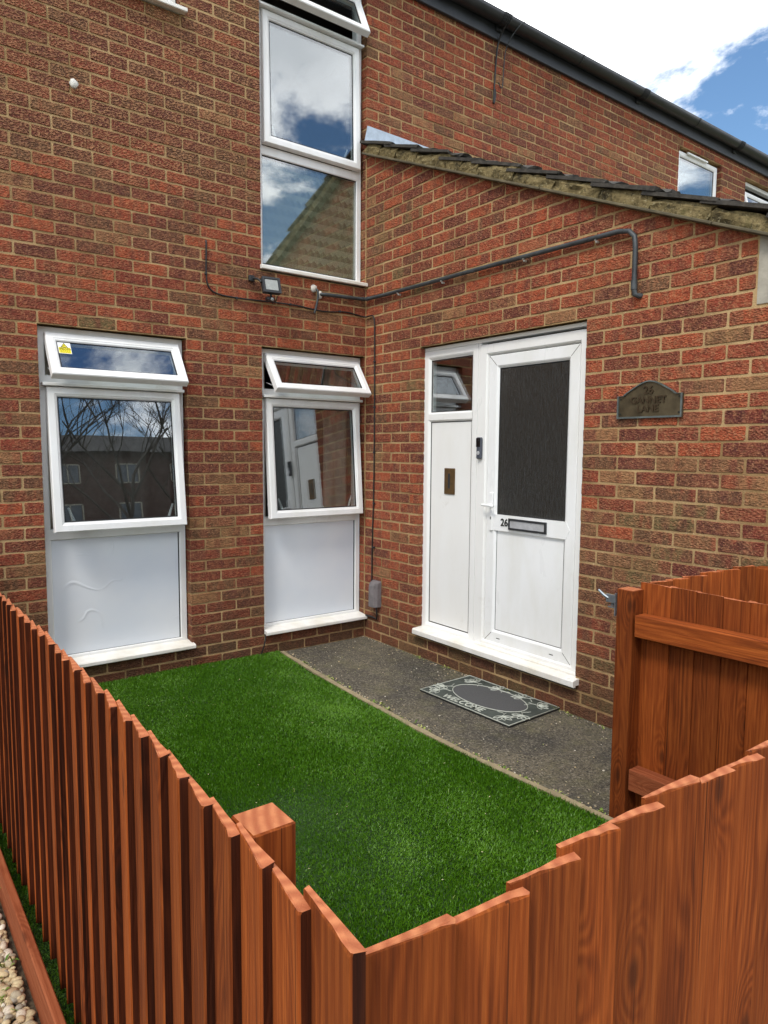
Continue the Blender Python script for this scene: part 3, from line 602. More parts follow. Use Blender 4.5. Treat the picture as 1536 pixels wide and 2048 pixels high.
def frame(fr, name, u0, u1, v0, v1, bars, label=None, mat='white_plastic'):
    mb = MB(); O = P(fr, u0, v0, NF); mb.ring(O, *fr, u1 - u0, v1 - v0, FRAME)
    mb.add([P(fr, u0, v0, NF - .06), P(fr, u1, v0, NF - .06)] + [P(fr, u1, v0 + .04, NF - .06), P(fr, u0, v0 + .04, NF - .06)], [(0, 1, 2, 3)])
    for vb in bars:
        pr = [(vb - .034, -.05), (vb - .034, -.006), (vb - .028, 0.0012), (vb + .028, 0.0012), (vb + .034, -.006), (vb + .034, -.05)]
        vs_ = [P(fr, u, z_, NF + d) for u in (u0 + .03, u1 - .03) for z_, d in pr]; k = len(pr); mb.add(vs_, [(i, k + i, k + (i + 1), i + 1) for i in range(k - 1)])
        mb.f = mb.f
    wn_ = mb.build(name, mat, house)
    if label: wn_['label'] = label
    return wn_
def ground_window(u0, u1, vent_b, main_b, label, film_seed):
    win = frame(FRONT, 'window', u0 + .006, u1 - .008, .175, LINT - .006, (1.925, .985), label)
    sash(FRONT, win, u0 + .045, u1 - .042, (vent_b, 1.953), (-.038, 2.212), 'sash')
    O, a, c_, d, ht = sash(FRONT, win, u0 + .045, u1 - .042, (main_b, 1.014), (-.030, 1.889), 'sash', handles=(.13, .71))
    # drip bar over the main sash
    mb = MB(); mb.box((u0 + .02, .012, 1.893), (u1 - .015, .07, 1.912), .003); mb.build('drip_bar', 'white_plastic', win)
    for uu in (u0 + .06, u1 - .075):
        stay(win, (uu, .05, 2.0), (uu, -vent_b + .05, 1.985)); stay(win, (uu, .05, 1.12), (uu, -main_b + .05, 1.06))
    rect_pane('panel', P(FRONT, u0 + .045, .215, NF - .014), *FRONT, u1 - u0 - .098, .74, 'film_panel', win)
    g_ = MB(); g_.ring(P(FRONT, u0 + .044, .214, NF), *FRONT, u1 - u0 - .096, .742, [(0, -.008), (.005, -.0135)]); g_.build('gasket', 'gasket', win)
    sill(FRONT, win, u0 - .0, min(u1 + .012, -.004), .182, .045)
    return win
winL = ground_window(-2.365, -1.46, .141, .068, 'larger-looking left ground floor window with yellow warning sticker, both sashes open', 1)
winR = ground_window(-.905, 0, .146, .041, 'right ground floor window beside the corner reflecting the front door', 2)
# upper window in the corner
winU = frame(FRONT, 'window', -.899, -.008, 2.80, LINT2 - .006, (4.585, 3.625), 'tall upper window with open top vent and sky reflections')
sash(FRONT, winU, -.862, -.04, (-.017, 3.663), (-.042, 4.556), 'sash', handles=(.13, .70)); sash(FRONT, winU, -.862, -.04, (.105, 4.612), (-.038, 4.915), 'sash')
mb = MB(); mb.box((-.89, .012, 4.562), (-.015, .07, 4.576), .003); mb.build('drip_bar', 'white_plastic', winU)
stay(winU, (-.09, .05, 4.66), (-.09, -.06, 4.66)); stay(winU, (-.84, .05, 4.66), (-.84, -.06, 4.66))
rect_pane('pane', P(FRONT, -.858, 2.845, NF - .012), *FRONT, .81, .745, 'glass', winU)
rect_pane('patterned_film', P(FRONT, -.858, 2.845, NF - .034), *FRONT, .81, .745, 'cube_film', winU, .002)
g_ = MB(); g_.ring(P(FRONT, -.859, 2.844, NF), *FRONT, .812, .747, [(0, -.004), (.006, -.0115)]); g_.build('gasket', 'gasket', winU)
sill(FRONT, winU, -.915, -.003, 2.812, .03)
# upper left window (mostly above the picture)
winUL = frame(FRONT, 'window', -2.359, -1.468, 4.30, LINT2 - .006, (4.62,), 'upper left window of which only the sill end shows at the top edge')
rect_pane('pane', P(FRONT, -2.32, 4.34, NF - .012), *FRONT, .81, .26, 'glass', winUL); rect_pane('pane', P(FRONT, -2.32, 4.65, NF - .012), *FRONT, .81, .26, 'glass', winUL); sill(FRONT, winUL, -2.39, -1.435, 4.305, .055)
for i, (u0, u1) in enumerate(((4.31, 5.24), (5.83, 6.76))):
    w2 = frame(FRONT, 'window', u0 + .006, u1 - .008, 4.30, LINT2 - .01, (), ('small upper window above the porch roof with a trickle vent bar', 'small upper window at the right edge with its vent ajar')[i])
    if i == 0:
        rect_pane('pane', P(FRONT, u0 + .05, 4.345, NF - .012), *FRONT, u1 - u0 - .105, .55, 'glass', w2); sash(FRONT, w2, u0 + .03, u1 - .035, (NF + .03, 4.33), (NF + .03, 4.92)); mb = MB(); mb.box((u0 + .2, .005, 4.905), (u1 - .3, .03, 4.925), .003); mb.build('trickle_vent', 'white_plastic', w2)
    else:
        sash(FRONT, w2, u0 + .03, u1 - .035, (.08, 4.42), (-.03, 4.80)); rect_pane('pane', P(FRONT, u0 + .05, 4.345, NF - .012), *FRONT, u1 - u0 - .105, .2, 'glass', w2)
    sill(FRONT, w2, u0 - .01, u1 + .01, 4.3, .03)
# sticker on the left vent: white card with yellow triangle and panel
ub = X; bot = P(FRONT, 0, 1.953, .141); top = P(FRONT, 0, 2.212, -.038); vv = (top - bot).normalized(); nn = ub.cross(vv); O = P(FRONT, -2.32, 1.953, .141) - nn * .0165
S0 = O + ub * .063 + vv * .168; KS = .74; su, sv = ub * KS, vv * KS
mb = MB(); mb.prism([(0, 0), (.098, 0), (.098, .115), (0, .115)], S0, su, sv, nn, 0, .001); stk = mb.build('warning_sticker', 'sign_white', winL)
mb = MB(); mb.prism([(.004, .004), (.094, .004), (.094, .064), (.004, .064)], S0, su, sv, nn, .0012, .0018); mb.build('sticker_panel', 'sign_yellow', winL)
mb = MB(); mb.prism([(.022, .066), (.076, .066), (.049, .111)], S0, su, sv, nn, .0012, .0018, 0); mb.prism([(.030, .070), (.068, .070), (.049, .103)], S0, su, sv, nn, .002, .0023, 1); mb.prism([(.040, .080), (.056, .084), (.057, .090), (.041, .086)], S0, su, sv, nn, .0025, .0028, 0); mb.build('sticker_triangle', ['ink', 'sign_yellow'], winL)
for t_, zz, s_ in (('CCTV IN', .056, .019), ('OPERATION', .042, .0165)): put_text('lettering', t_, s_, 'ink', winL, S0 + su * .049 + sv * zz + nn * .0021, su, sv, nn, .0002, .0004)
mb = MB()
for zz in (.030, .021, .012):
    x_ = .014
    while x_ < .082: l_ = rng.uniform(.006, .014); mb.prism([(x_, zz - .0015), (x_ + l_, zz - .0015), (x_ + l_, zz + .0015), (x_, zz + .0015)], S0, su, sv, nn, .0019, .0021); x_ += l_ + .004
mb.build('small_print', 'ink', winL)
# curtains
def curtain(name, mat, u0, u1, v0, v1, n_, amp, win, wv=40):
    mb = MB(); k = max(6, int((u1 - u0) * 60)); vs_ = []
    for i in range(k + 1):
        u = u0 + (u1 - u0) * i / k; d = n_ + amp * math.sin(u * wv + 2 * math.sin(u * 7)); vs_ += [P(FRONT, u, v0, d), P(FRONT, u, v1, d - .01)]
    mb.add(vs_, [(2 * i, 2 * i + 2, 2 * i + 3, 2 * i + 1) for i in range(k)], 0, True); o = mb.build(name, mat, win); o.modifiers.new('thick', 'SOLIDIFY').thickness = .002; return o
curtain('curtain', 'curtain', -.28, -.06, .2, 2.22, -.17, .018, winR); curtain('curtain', 'curtain', -.88, -.80, .2, 2.22, -.17, .015, winR)
curtain('curtain', 'net_curtain', -2.34, -1.49, .9, 1.95, -.26, .02, winL, 26); curtain('curtain', 'curtain', -2.34, -2.24, .2, 2.2, -.19, .015, winL)
curtain('curtain', 'curtain', -.87, -.74, 3.65, 4.6, -.2, .02, winU)
# ---- front door and sidelight
LF = [(0, -.06), (0, 0), (.05, 0), (.056, -.004), (.066, -.014), (.066, -.06)]
ND = -.048
mb = MB(); mb.ring(P(SIDE, .664, .2, ND), *SIDE, .545, 2.02, [(0, -.06), (0, 0), (.042, 0), (.05, -.004), (.066, -.016), (.066, -.06)])
pr = [(1.722, -.05), (1.722, -.016), (1.735, -.002), (1.777, -.002), (1.790, -.016), (1.790, -.05)]; vs_ = [P(SIDE, u, z_, ND + d) for u in (.71, 1.16) for z_, d in pr]; mb.add(vs_, [(i, 6 + i, 7 + i, i + 1) for i in range(5)])
# coupling mullion and door frame
mb.box(P(SIDE, 1.2105, .2, ND - .06), P(SIDE, 1.2335, 2.221, ND - .004)); mb.ring(P(SIDE, 1.235, .2, ND), *SIDE, .856, 2.005, [(0, -.06), (0, .004), (.055, .004), (.062, -.002), (.070, -.02), (.070, -.06)])
mb.box(P(SIDE, .664, 2.2225, ND - .06), P(SIDE, 2.094, 2.245, ND + .001))
dframe = mb.build('door_frame', ['cream_plastic'], house)
rect_pane('pane', P(SIDE, .722, 1.785, ND - .018), *SIDE, .42, .385, 'glass', dframe)
g_ = MB(); g_.ring(P(SIDE, .7285, 1.7895, ND), *SIDE, .416, .366, [(0, -.0145), (.006, -.0178)]); g_.ring(P(SIDE, .7285, .2645, ND), *SIDE, .416, 1.458, [(0, -.0145), (.006, -.0178)]); g_.build('gasket', 'gasket', dframe)
rect_pane('panel', P(SIDE, .722, .255, ND - .018), *SIDE, .42, 1.475, 'cream_plastic', dframe, .01)
mb = MB(); mb.box(P(SIDE, .880, 1.214, ND - .018), P(SIDE, .988, 1.397, ND - .010), .003); pl = mb.build('letter_plate', 'brass_old', dframe); pl['label'] = 'old brown metal letter plate set upright in the side panel'
mb = MB(); mb.box(P(SIDE, .922, 1.255, ND - .0105), P(SIDE, .942, 1.360, ND - .0078), .002); mb.build('letter_slot', 'black_plastic', dframe)
# door leaf
LU0, LU1, LV0, LV1 = 1.309, 2.022, .262, 2.131
mb = MB(); nl = ND - .006
def bar(u0, u1, v0, v1, n_=nl, e=.003):
    mb.box(P(SIDE, u0, v0, n_ - .05), P(SIDE, u1, v1, n_), e)
SW = .084
mb.ring(P(SIDE, LU0, LV0, nl), *SIDE, LU1 - LU0, LV1 - LV0, [(0, -.05), (0, -.003), (.003, 0), (SW - .018, 0), (SW - .012, -.003), (SW, -.014), (SW, -.05)])
zc = 1.058; hb = .052                       # mid rail with arrow ends
mb.prism([(LU0 + .036, zc), (LU0 + .062, zc - hb), (LU1 - .062, zc - hb), (LU1 - .036, zc), (LU1 - .062, zc + hb), (LU0 + .062, zc + hb)], (0, 0, 0), *SIDE, nl - .05, nl + .0022)
door = mb.build('door', 'white_plastic', house); door['label'] = 'white front door with tall dark obscured glass and house number'
rect_pane('pane', P(SIDE, LU0 + SW - .002, zc + hb - .01, nl - .016), *SIDE, LU1 - LU0 - 2 * SW + .004, LV1 - SW - (zc + hb) + .012, 'obscure_glass', door)
rect_pane('panel', P(SIDE, LU0 + SW - .002, LV0 + SW - .004, nl - .014), *SIDE, LU1 - LU0 - 2 * SW + .004, zc - hb - LV0 - SW + .012, 'white_plastic', door)
g_ = MB(); g_.ring(P(SIDE, LU0 + SW, zc + hb, nl), *SIDE, LU1 - LU0 - 2 * SW, LV1 - SW - zc - hb, [(-.001, -.0125), (.006, -.0158)]); g_.ring(P(SIDE, LU0 + SW, LV0 + SW, nl), *SIDE, LU1 - LU0 - 2 * SW, zc - hb - LV0 - SW, [(-.001, -.0125), (.0025, -.0138)]); g_.ring(P(SIDE, LU0 - .005, LV0 - .004, nl), *SIDE, LU1 - LU0 + .010, LV1 - LV0 + .008, [(0, -.012), (.0052, -.012)]); g_.build('gasket', 'gasket', door)
# mitre lines at the leaf corners
g_ = MB()
for (cu, cv, du, dv) in ((LU0, LV0, 1, 1), (LU1, LV0, -1, 1), (LU1, LV1, -1, -1), (LU0, LV1, 1, -1)):
    a = P(SIDE, cu + du * .004, cv + dv * .004, nl + .0003); c_ = P(SIDE, cu + du * (SW - .02), cv + dv * (SW - .02), nl + .0003); sd = P(SIDE, .0012, -.0012 * du * dv); g_.add([a - sd, a + sd, c_ + sd, c_ - sd], [(0, 1, 2, 3)])
g_.build('mitre_joint', 'undercloak', door)
# letterbox, number, handle
mb = MB(); mb.ring(P(SIDE, 1.512, zc - .036, nl), *SIDE, .306, .072, [(0, .002), (0, .012), (.003, .015), (.012, .015), (.014, .009)], 0); mb.prism([(1.522, zc - .026), (1.808, zc - .026), (1.808, zc + .026), (1.522, zc + .026)], (0, 0, 0), *SIDE, nl + .002, nl + .010, 1); lb = mb.build('letterbox', ['black_plastic', 'chrome'], door); lb['label'] = 'silver letterbox flap in a dark surround'
put_text('house_number', '26', .066, 'ink', door, P(SIDE, 1.472, zc + .003, nl + .004), *SIDE, .002, .0012, .95)
mb = MB(); mb.box(P(SIDE, 1.344, 1.0, nl), P(SIDE, 1.372, 1.252, nl + .012), .005); c_ = P(SIDE, 1.358, 1.168, nl + .012); mb.tube([c_, c_ + P(SIDE, 0, 0, .03)], .009, 8); mb.tube([c_ + P(SIDE, -.05, 0, .035), c_ + P(SIDE, 0, .001, .036), c_ + P(SIDE, .055, -.004, .034)], [.0085, .009, .008], 8); mb.build('handle', 'white_plastic', door)
mb = MB(); mb.box(P(SIDE, 1.353, 1.075, nl + .012), P(SIDE, 1.360, 1.093, nl + .0135)); mb.build('keyhole', 'ink', door)
mb = MB()
for uu, zz, nn_ in ((1.42, .292, nl), (1.86, .292, nl), (1.40, .218, ND + .004), (1.85, .218, ND + .004)): mb.box(P(SIDE, uu, zz, nn_), P(SIDE, uu + .03, zz + .005, nn_ + .001))
mb.build('drain_slot', 'ink', door)
mb = MB(); prof = [(.048, .178), (.052, .182), (.052, .212), (.044, .219), (-.06, .226), (-.06, .19), (.03, .186), (.03, .178)]; k = len(prof); vs_ = [P(SIDE, u, z_, d) for u in (.676, 2.126) for d, z_ in prof]
mb.add(vs_, [(i, (i + 1) % k, k + (i + 1) % k, k + i) for i in range(k)] + [tuple(range(k))[::-1], tuple(range(k, 2 * k))]); mb.box(P(SIDE, 1.24, .2225, -.062), P(SIDE, 2.088, .236, -.020), .003); mb.build('threshold', 'sill_plastic', house)
# dirt bead along the right of the door frame: sealant
mb = MB(); pts = [P(SIDE, 2.0965 + .002 * math.sin(i * 1.7) + rng.uniform(-.0012, .0012), .23 + i * .0335, -.012) for i in range(61)]; mb.tube(pts, .0042, 6); mb.build('sealant', 'white_clip', house)

# ---- porch roof: verge mortar, undercloak, tiles
SD = Vector((0, -1, RS)).normalized(); SN = Vector((0, RS, 1)).normalized(); SN = Vector((0, -RS * -1, 1)).normalized() if False else X.cross(SD) * -1
if SN.z < 0: SN = -SN
slope_len = math.hypot(UE + .12, RS * (UE + .12))
porch_roof = MB(); A0 = Vector((0, 0, RZ + .045)); 
porch_roof.add([A0 + X * .03, A0 + X * 3.25, A0 + X * 3.25 + SD * slope_len, A0 + X * .03 + SD * slope_len], [(0, 1, 2, 3)]); porch_roof = porch_roof.build('porch_roof', 'roof_slab', house)
mb = MB(); q0 = Vector((0, 0, RZ)); 
L_ = 0
while L_ < slope_len:
    l2 = min(slope_len, L_ + rng.uniform(.9, 1.2)); mb.box((0, 0, 0), (.17, l2 - L_ - .004, .014), .003, 0, Matrix.Translation(q0 + SD * L_ + Vector((-.050, 0, -.016))) @ Matrix(((1, 0, 0, 0), (0, SD.y, SN.y, 0), (0, SD.z, SN.z, 0), (0, 0, 0, 1)))); L_ = l2
mb.build('undercloak', 'undercloak', porch_roof)
SF = Matrix(((1, 0, 0, 0), (0, SD.y, SN.y, 0), (0, SD.z, SN.z, 0), (0, 0, 0, 1)))
def lump(l0, l1, h0, h1, x0, x1, seed):
    nx, ny, nz_ = 2, max(3, int((l1 - l0) / .035)), 3; bm = bmesh.new(); rr = random.Random(seed); grid = {}
    for j in range(ny + 1):
        t = j / ny; hh_ = h0 + (h1 - h0) * t
        for k in range(nz_ + 1):
            xx = x0 + .010 * mnoise.noise(Vector((l0 * 9 + t * 4, k * .9, seed))) + rr.uniform(-.003, .003) + (.012 * (k == nz_)) + .012 * max(0, mnoise.noise(Vector((l0 * 30 + t * 9, k * 2, 7)))); zz = -.002 + (hh_ + .002) * k / nz_ + (rr.uniform(-.006, .004) if k == nz_ else 0)
            if j in (0, ny): xx += rr.uniform(.0, .006)
            grid[j, k, 0] = (xx, l0 + (l1 - l0) * t + (rr.uniform(-.008, .008) if j in (0, ny) else 0), zz); grid[j, k, 1] = (x1, l0 + (l1 - l0) * t, zz)
    idx = {k: i for i, k in enumerate(grid)}; vs_ = [SF @ Vector(q) + q0 for q in grid.values()]; fs = []
    for j in range(ny):
        for k in range(nz_): fs.append((idx[j, k, 0], idx[j + 1, k, 0], idx[j + 1, k + 1, 0], idx[j, k + 1, 0]))
        fs.append((idx[j, nz_, 0], idx[j + 1, nz_, 0], idx[j + 1, nz_, 1], idx[j, nz_, 1]))
    for j in (0, ny):
        for k in range(nz_): fs.append((idx[j, k, 0], idx[j, k + 1, 0], idx[j, k + 1, 1], idx[j, k, 1]))
    return MB().add(vs_, fs)
GA = .335; row = 0; L_ = .02
while L_ < slope_len - .05:
    cutp = sorted({0, 1} | ({rng.uniform(.2, .8)} if rng.random() < .35 else set()))
    for a, c_ in zip(cutp, cutp[1:]):
        if rng.random() < .06 and row: continue
        h_ = .064; lump(L_ + GA * a + .003, L_ + GA * c_ - rng.uniform(.0, .006), h_ + .010 * a + rng.uniform(-.020, .006), h_ + .022 * c_ + rng.uniform(-.020, .008), -.044 + rng.uniform(-.006, .008), .06, rng.random()).build('verge_mortar', 'verge_mortar', porch_roof)
    L_ += GA; row += 1
# roof tiles: one rolled tile mesh, shared
def tile_mesh(seed):
    rr = random.Random(seed); mb_ = MB(); nu = 12; wv = .34; vs_ = []
    for j, l_ in enumerate((0, .2, .41)):
        for s_ in (0, 1):
            for i in range(nu + 1):
                u = i / nu; roll = .016 * max(0, math.cos((u - .5) * 2 * PI * 1.0)) ** 1.0 + .004 * math.cos(u * 4 * PI)
                z_ = .064 + roll + .018 * (l_ / .41) * 1.7 + (0 if s_ else -.018) + (rr.uniform(-.004, .004) if l_ > .4 else 0)
                vs_.append((u * wv - .050, l_ + (rr.uniform(-.009, .009) if l_ > .4 else 0), z_))
    W_ = nu + 1; fs = []
    for j in range(2):
        for i in range(nu):
            a = j * 2 * W_; b2 = (j + 1) * 2 * W_
            fs.append((a + W_ + i, a + W_ + i + 1, b2 + W_ + i + 1, b2 + W_ + i)); fs.append((a + i, b2 + i, b2 + i + 1, a + i + 1))
        fs.append((j * 2 * W_, j * 2 * W_ + W_, (j + 1) * 2 * W_ + W_, (j + 1) * 2 * W_)); fs.append((j * 2 * W_ + nu, (j + 1) * 2 * W_ + nu, (j + 1) * 2 * W_ + W_ + nu, j * 2 * W_ + W_ + nu))
    for i in range(nu): fs.append((4 * W_ + i, 4 * W_ + W_ + i, 4 * W_ + W_ + i + 1, 4 * W_ + i + 1))
    mb_.add(vs_, fs); me = bpy.data.meshes.new('roof_tile'); me.from_pydata(mb_.v, [], mb_.f); me.materials.append(MAT['tile_dark']); return me
TM = [tile_mesh(i) for i in range(5)]
rows_n = int((slope_len) / GA) + 1
for i in range(rows_n):
    for j in range(9):
        o = link('roof_tile', rng.choice(TM), porch_roof); base_ = q0 + SD * (i * GA - .05) + X * (j * .335) + SN * (rng.uniform(-.004, .016) if j == 0 else 0)
        o.matrix_world = Matrix.Translation(base_) @ SF @ Matrix.Rotation(rng.uniform(-.03, .03), 4, 'Y') @ Matrix.Rotation(rng.uniform(-.02, .02) if j == 0 else 0, 4, 'Z')
mb = MB(); fl = [(.0, 3.865), (.62, 3.66), (.66, 3.665), (.02, 3.992), (.0, 3.992)]
mb.add([(-.03, -.012, 3.86), (.9, -.012, 3.86), (.9, -.012, 3.98), (-.0, -.012, 3.99)], [(0, 1, 2, 3)]); mb.add([(-.03, -.012, 3.87), (.9, -.012, 3.87), (.9, -.16, 3.815), (-.03, -.16, 3.815)], [(0, 1, 2, 3)])
fo = mb.build('lead_flashing', 'lead', house); fo.modifiers.new('t', 'SOLIDIFY').thickness = .003
mb = MB(); mb.box((0, 0, 0), (.006, .42, .10), .001, 0, Matrix.Translation(q0 + Vector((.012, -.006, .075))) @ SF); 

# ---- gutter and fascia
mb = MB(); mb.box((-5.4, -.035, 5.06), (9, -.006, 5.25), .003); fascia = mb.build('fascia', 'fascia_black', house)
mb = MB(); k = 9; gc = (-.094, 5.215); ro, ri = .066, .062; vs_ = []
for xx in (-5.4, 9):
    vs_ += [(xx, gc[0] + ro * math.cos(PI + PI * i / k), gc[1] + ro * math.sin(PI + PI * i / k)) for i in range(k + 1)] + [(xx, gc[0] + ri * math.cos(PI + PI * i / k), gc[1] + ri * math.sin(PI + PI * i / k)) for i in range(k, -1, -1)]
n2 = 2 * k + 2; mb.add(vs_, [(i, (i + 1) % n2, n2 + (i + 1) % n2, n2 + i) for i in range(n2)], 0, True); gutter = mb.build('gutter', 'black_plastic', house)
def band(x_, wd_, ex, nm):
    m_ = MB(); r2_ = ro + ex; vs2 = []
    for xx in (x_ - wd_ / 2, x_ + wd_ / 2):
        vs2 += [(xx, gc[0] + r2_ * math.cos(PI + PI * i / 10), gc[1] + r2_ * math.sin(PI + PI * i / 10)) for i in range(11)] + [(xx, gc[0] + (ro + .0003) * math.cos(PI + PI * i / 10), gc[1] + (ro + .0003) * math.sin(PI + PI * i / 10)) for i in range(10, -1, -1)]
    q = 22; m_.add(vs2, [(i, (i + 1) % q, q + (i + 1) % q, q + i) for i in range(q)] + [tuple(range(q))[::-1], tuple(range(q, 2 * q))]); return m_
for bx_ in (1.36, 3.42, 5.42, 7.4, -1.0):
    m_ = band(bx_, .09, .006, '')
    for dx in (-.03, -.01, .01, .03): m_.add(*(lambda t: (t.v, t.f))(band(bx_ + dx, .006, .011, '')))
    m_.box((bx_ - .035, -.06, 5.12), (bx_ + .035, -.034, 5.2), .004); m_.build('gutter_bracket', 'black_plastic', gutter)
for bx_ in (2.38, 4.45, 6.5): band(bx_, .02, .005, '').build('gutter_joint', 'black_plastic', gutter)

# ------------------------------------------------------------ things fixed to the walls
def cable(name, pts, r, mat, label, cat='cable', n_=7):
    # smooth the polyline
    pts = [Vector(q) for q in pts]
    for _ in range(2):
        o_ = [pts[0]]
        for a, c_ in zip(pts, pts[1:]): o_ += [a * .75 + c_ * .25, a * .25 + c_ * .75]
        pts = o_ + [pts[-1]]
    mb_ = MB(); mb_.tube(pts, r, n_); return tag(mb_.build(name, mat), label, cat)
cb = cable('wall_cable', [(-1.313, .01, 2.914), (-1.314, -.008, 2.90), (-1.321, -.008, 2.663), (-1.305, -.008, 2.60), (-1.25, -.008, 2.563), (-1.076, -.008, 2.557), (-.764, -.008, 2.568), (-.599, -.008, 2.566), (-.45, -.008, 2.552), (-.339, -.008, 2.553), (-.203, -.009, 2.575), (-.09, -.009, 2.560), (-.012, -.012, 2.552), (-.009, -.06, 2.556), (-.008, -.125, 2.552), (-.008, -.131, 2.4), (-.008, -.133, 1.5), (-.008, -.128, 1.1), (-.008, -.112, .8), (-.010, -.113, .47)], .0055, 'black_cable', 'thin black cable clipped along the wall and down beside the corner')
for q in ((-1.321, 2.69), (-1.10, 2.557), (-.68, 2.567), (-.25, 2.568)):
    mb = MB(); mb.box((q[0] - .007, -.018, q[1] - .008), (q[0] + .007, 0, q[1] + .008), .002); mb.build('cable_clip', 'black_plastic', cb)
for z_ in (2.2, 1.85, 1.5, 1.1, .75):
    mb = MB(); mb.box((-.018, -.141, z_ - .007), (0, -.112 - .012, z_ + .007), .002); mb.build('cable_clip', 'black_plastic', cb)
# pipe
pr_ = .0135
pp = [(-.425, .02, 2.672), (-.422, -.022, 2.672), (-.38, -.026, 2.674), (-.16, -.026, 2.680), (-.045, -.026, 2.684), (-.027, -.045, 2.684), (-.027, -.3, 2.677), (-.027, -1.46, 2.672), (-.027, -2.16, 2.664), (-.027, -2.30, 2.663), (-.027, -2.365, 2.650), (-.027, -2.398, 2.615), (-.027, -2.404, 2.56), (-.027, -2.405, 2.36), (-.026, -2.410, 2.325), (-.018, -2.425, 2.318), (.02, -2.43, 2.318)]
mb = MB(); mb.tube(pp, pr_, 10); pipe = tag(mb.build('overflow_pipe', 'pipe_grey'), 'old grey pipe running along the porch wall and bending down into the brick', 'pipe')
for y_, z_ in ((-.44, 2.674), (-.92, 2.672), (-1.65, 2.669), (-2.16, 2.664)):
    mb = MB(); mb.box((-.026, y_ - .006, z_ - .026), (0, y_ + .006, z_ - .014), .003); mb.tube([(-.027, y_ - .005, z_ - .008), (-.027, y_ + .005, z_ - .008)], .0085, 8); mb.build('pipe_clip', 'white_clip', pipe)
for q in (((-.027, -2.4045, 2.395), (-.027, -2.405, 2.35)), ((-.06, -.026, 2.684), (-.03, -.028, 2.684)), ((-.027, -.05, 2.684), (-.027, -.075, 2.683))):
    mb = MB(); mb.tube(q, .0165, 10); mb.build('pipe_joint', 'pipe_grey', pipe)
def blob(name, mat, c_, r, label, cat, parent=None, seed=1):
    bm = bmesh.new(); bmesh.ops.create_icosphere(bm, subdivisions=2, radius=1)
    for v in bm.verts: q = v.co * (1 + .35 * mnoise.noise(v.co * 2.1 + Vector((seed, 0, 0)))); v.co = Vector((q.x * r[0], q.y * r[1], q.z * r[2])) + Vector(c_)
    
    for f in bm.faces: f.smooth = True
    me = bpy.data.meshes.new(name); bm.to_mesh(me); bm.free(); me.materials.append(MAT[mat]); o = link(name, me, parent)
    if label: tag(o, label, cat)
    return o
blob('hole_filler', 'plaster', (-.425, -.002, 2.668), (.022, .018, .030), None, None, pipe, 3)
st = cable('cut_cable', [(-.468, .005, 2.706), (-.462, -.03, 2.700), (-.455, -.034, 2.66), (-.462, -.02, 2.59), (-.478, -.015, 2.53)], .0085, 'pipe_grey', 'short cut-off grey cable poking out of the wall below the upper window', 'cable')
blob('hole_filler', 'plaster', (-.478, -.004, 2.708), (.026, .016, .030), None, None, st, 5)
blob('wall_plug', 'white_clip', (-2.12, -.008, 3.657), (.024, .012, .028), 'round white plugged vent hole high on the left wall', 'wall plug', None, 8)
cable('gutter_cable', [(1.37, -.12, 5.15), (1.375, -.06, 5.10), (1.372, -.02, 5.02), (1.362, -.014, 4.85), (1.345, -.014, 4.56), (1.352, -.012, 4.53), (1.37, -.014, 4.60), (1.362, -.014, 4.66)], .0075, 'black_cable', 'black cable hanging in a loop from the gutter', 'cable')
cable('aerial_wire', [(1.56, -.165, 5.22), (1.50, -.15, 5.17), (1.475, -.06, 5.08), (1.468, -.02, 5.0), (1.462, -.014, 4.85), (1.455, -.014, 4.70), (1.43, -.014, 4.69), (1.40, -.014, 4.73)], .004, 'pipe_grey', 'thin bent wire hanging from the gutter beside the black cable', 'wire')
# flood light
fl_ = tag(empty('flood_light', (-.885, -.10, 2.65)), 'small black flood light with sensor below the upper window', 'flood light')
TL = Matrix.Rotation(math.radians(-16), 4, 'X') @ Matrix.Rotation(math.radians(-4), 4, 'Z')
mb = MB(); mb.box((-.066, -.016, -.055), (.066, .016, .058), .005, 0, TL); mb.ring(TL @ Vector((-.066, -.016, -.055)), TL.to_3x3() @ X, TL.to_3x3() @ Z, TL.to_3x3() @ -Y, .132, .113, [(0, 0), (0, .008), (.014, .008), (.018, .001)]); mb.build('lamp_housing', 'black_plastic', fl_)
mb = MB(); mb.box((-.047, -.0205, -.036), (.047, -.0165, .039), 0, 0, TL); mb.build('lens', 'lamp_lens', fl_)
mb = MB(); mb.tube([(-.072, .0, .02), (-.085, .03, .045), (-.10, .09, .06)], .008, 6); mb.box((-.125, .07, .035), (-.085, .099, .075), .004); mb.tube([(.05, .0, -.06), (.055, .02, -.085), (.045, .06, -.10)], .004, 6); mb.build('bracket', 'black_plastic', fl_)
mb = MB(); mb.box((-.03, -.012, -.098), (.03, .03, -.072), .006); mb.tube([(0, -.004, -.07), (0, .0, -.05)], .008, 8); mb.build('sensor_body', 'black_plastic', fl_)
blob('sensor_lens', 'lamp_lens', (0.004, -.014, -.090), (.012, .010, .012), None, None, fl_, 2)
# doorbell
bl = tag(empty('doorbell_camera', P(SIDE, 1.252, 1.538, ND + .004)), 'slim dark grey video doorbell on the frame beside the door', 'doorbell')
mb = MB(); mb.box((0, .022, -.071), (-.024, -.022, .071), .007); mb.build('body', 'bell_grey', bl)
mb = MB(); mb.box((-.0235, .019, .008), (-.0255, -.019, .066), .0008); mb.build('camera_face', 'bell_black', bl)
mb = MB(); mb.tube([(-.0255, 0, .045), (-.029, 0, .045)], [.010, .008], 14); mb.build('camera_lens', 'bell_black', bl)
mb = MB(); mb.tube([(-.0235, 0, -.032), (-.0255, 0, -.032)], [.0135, .0125], 16); mb.build('button', 'chrome', bl)
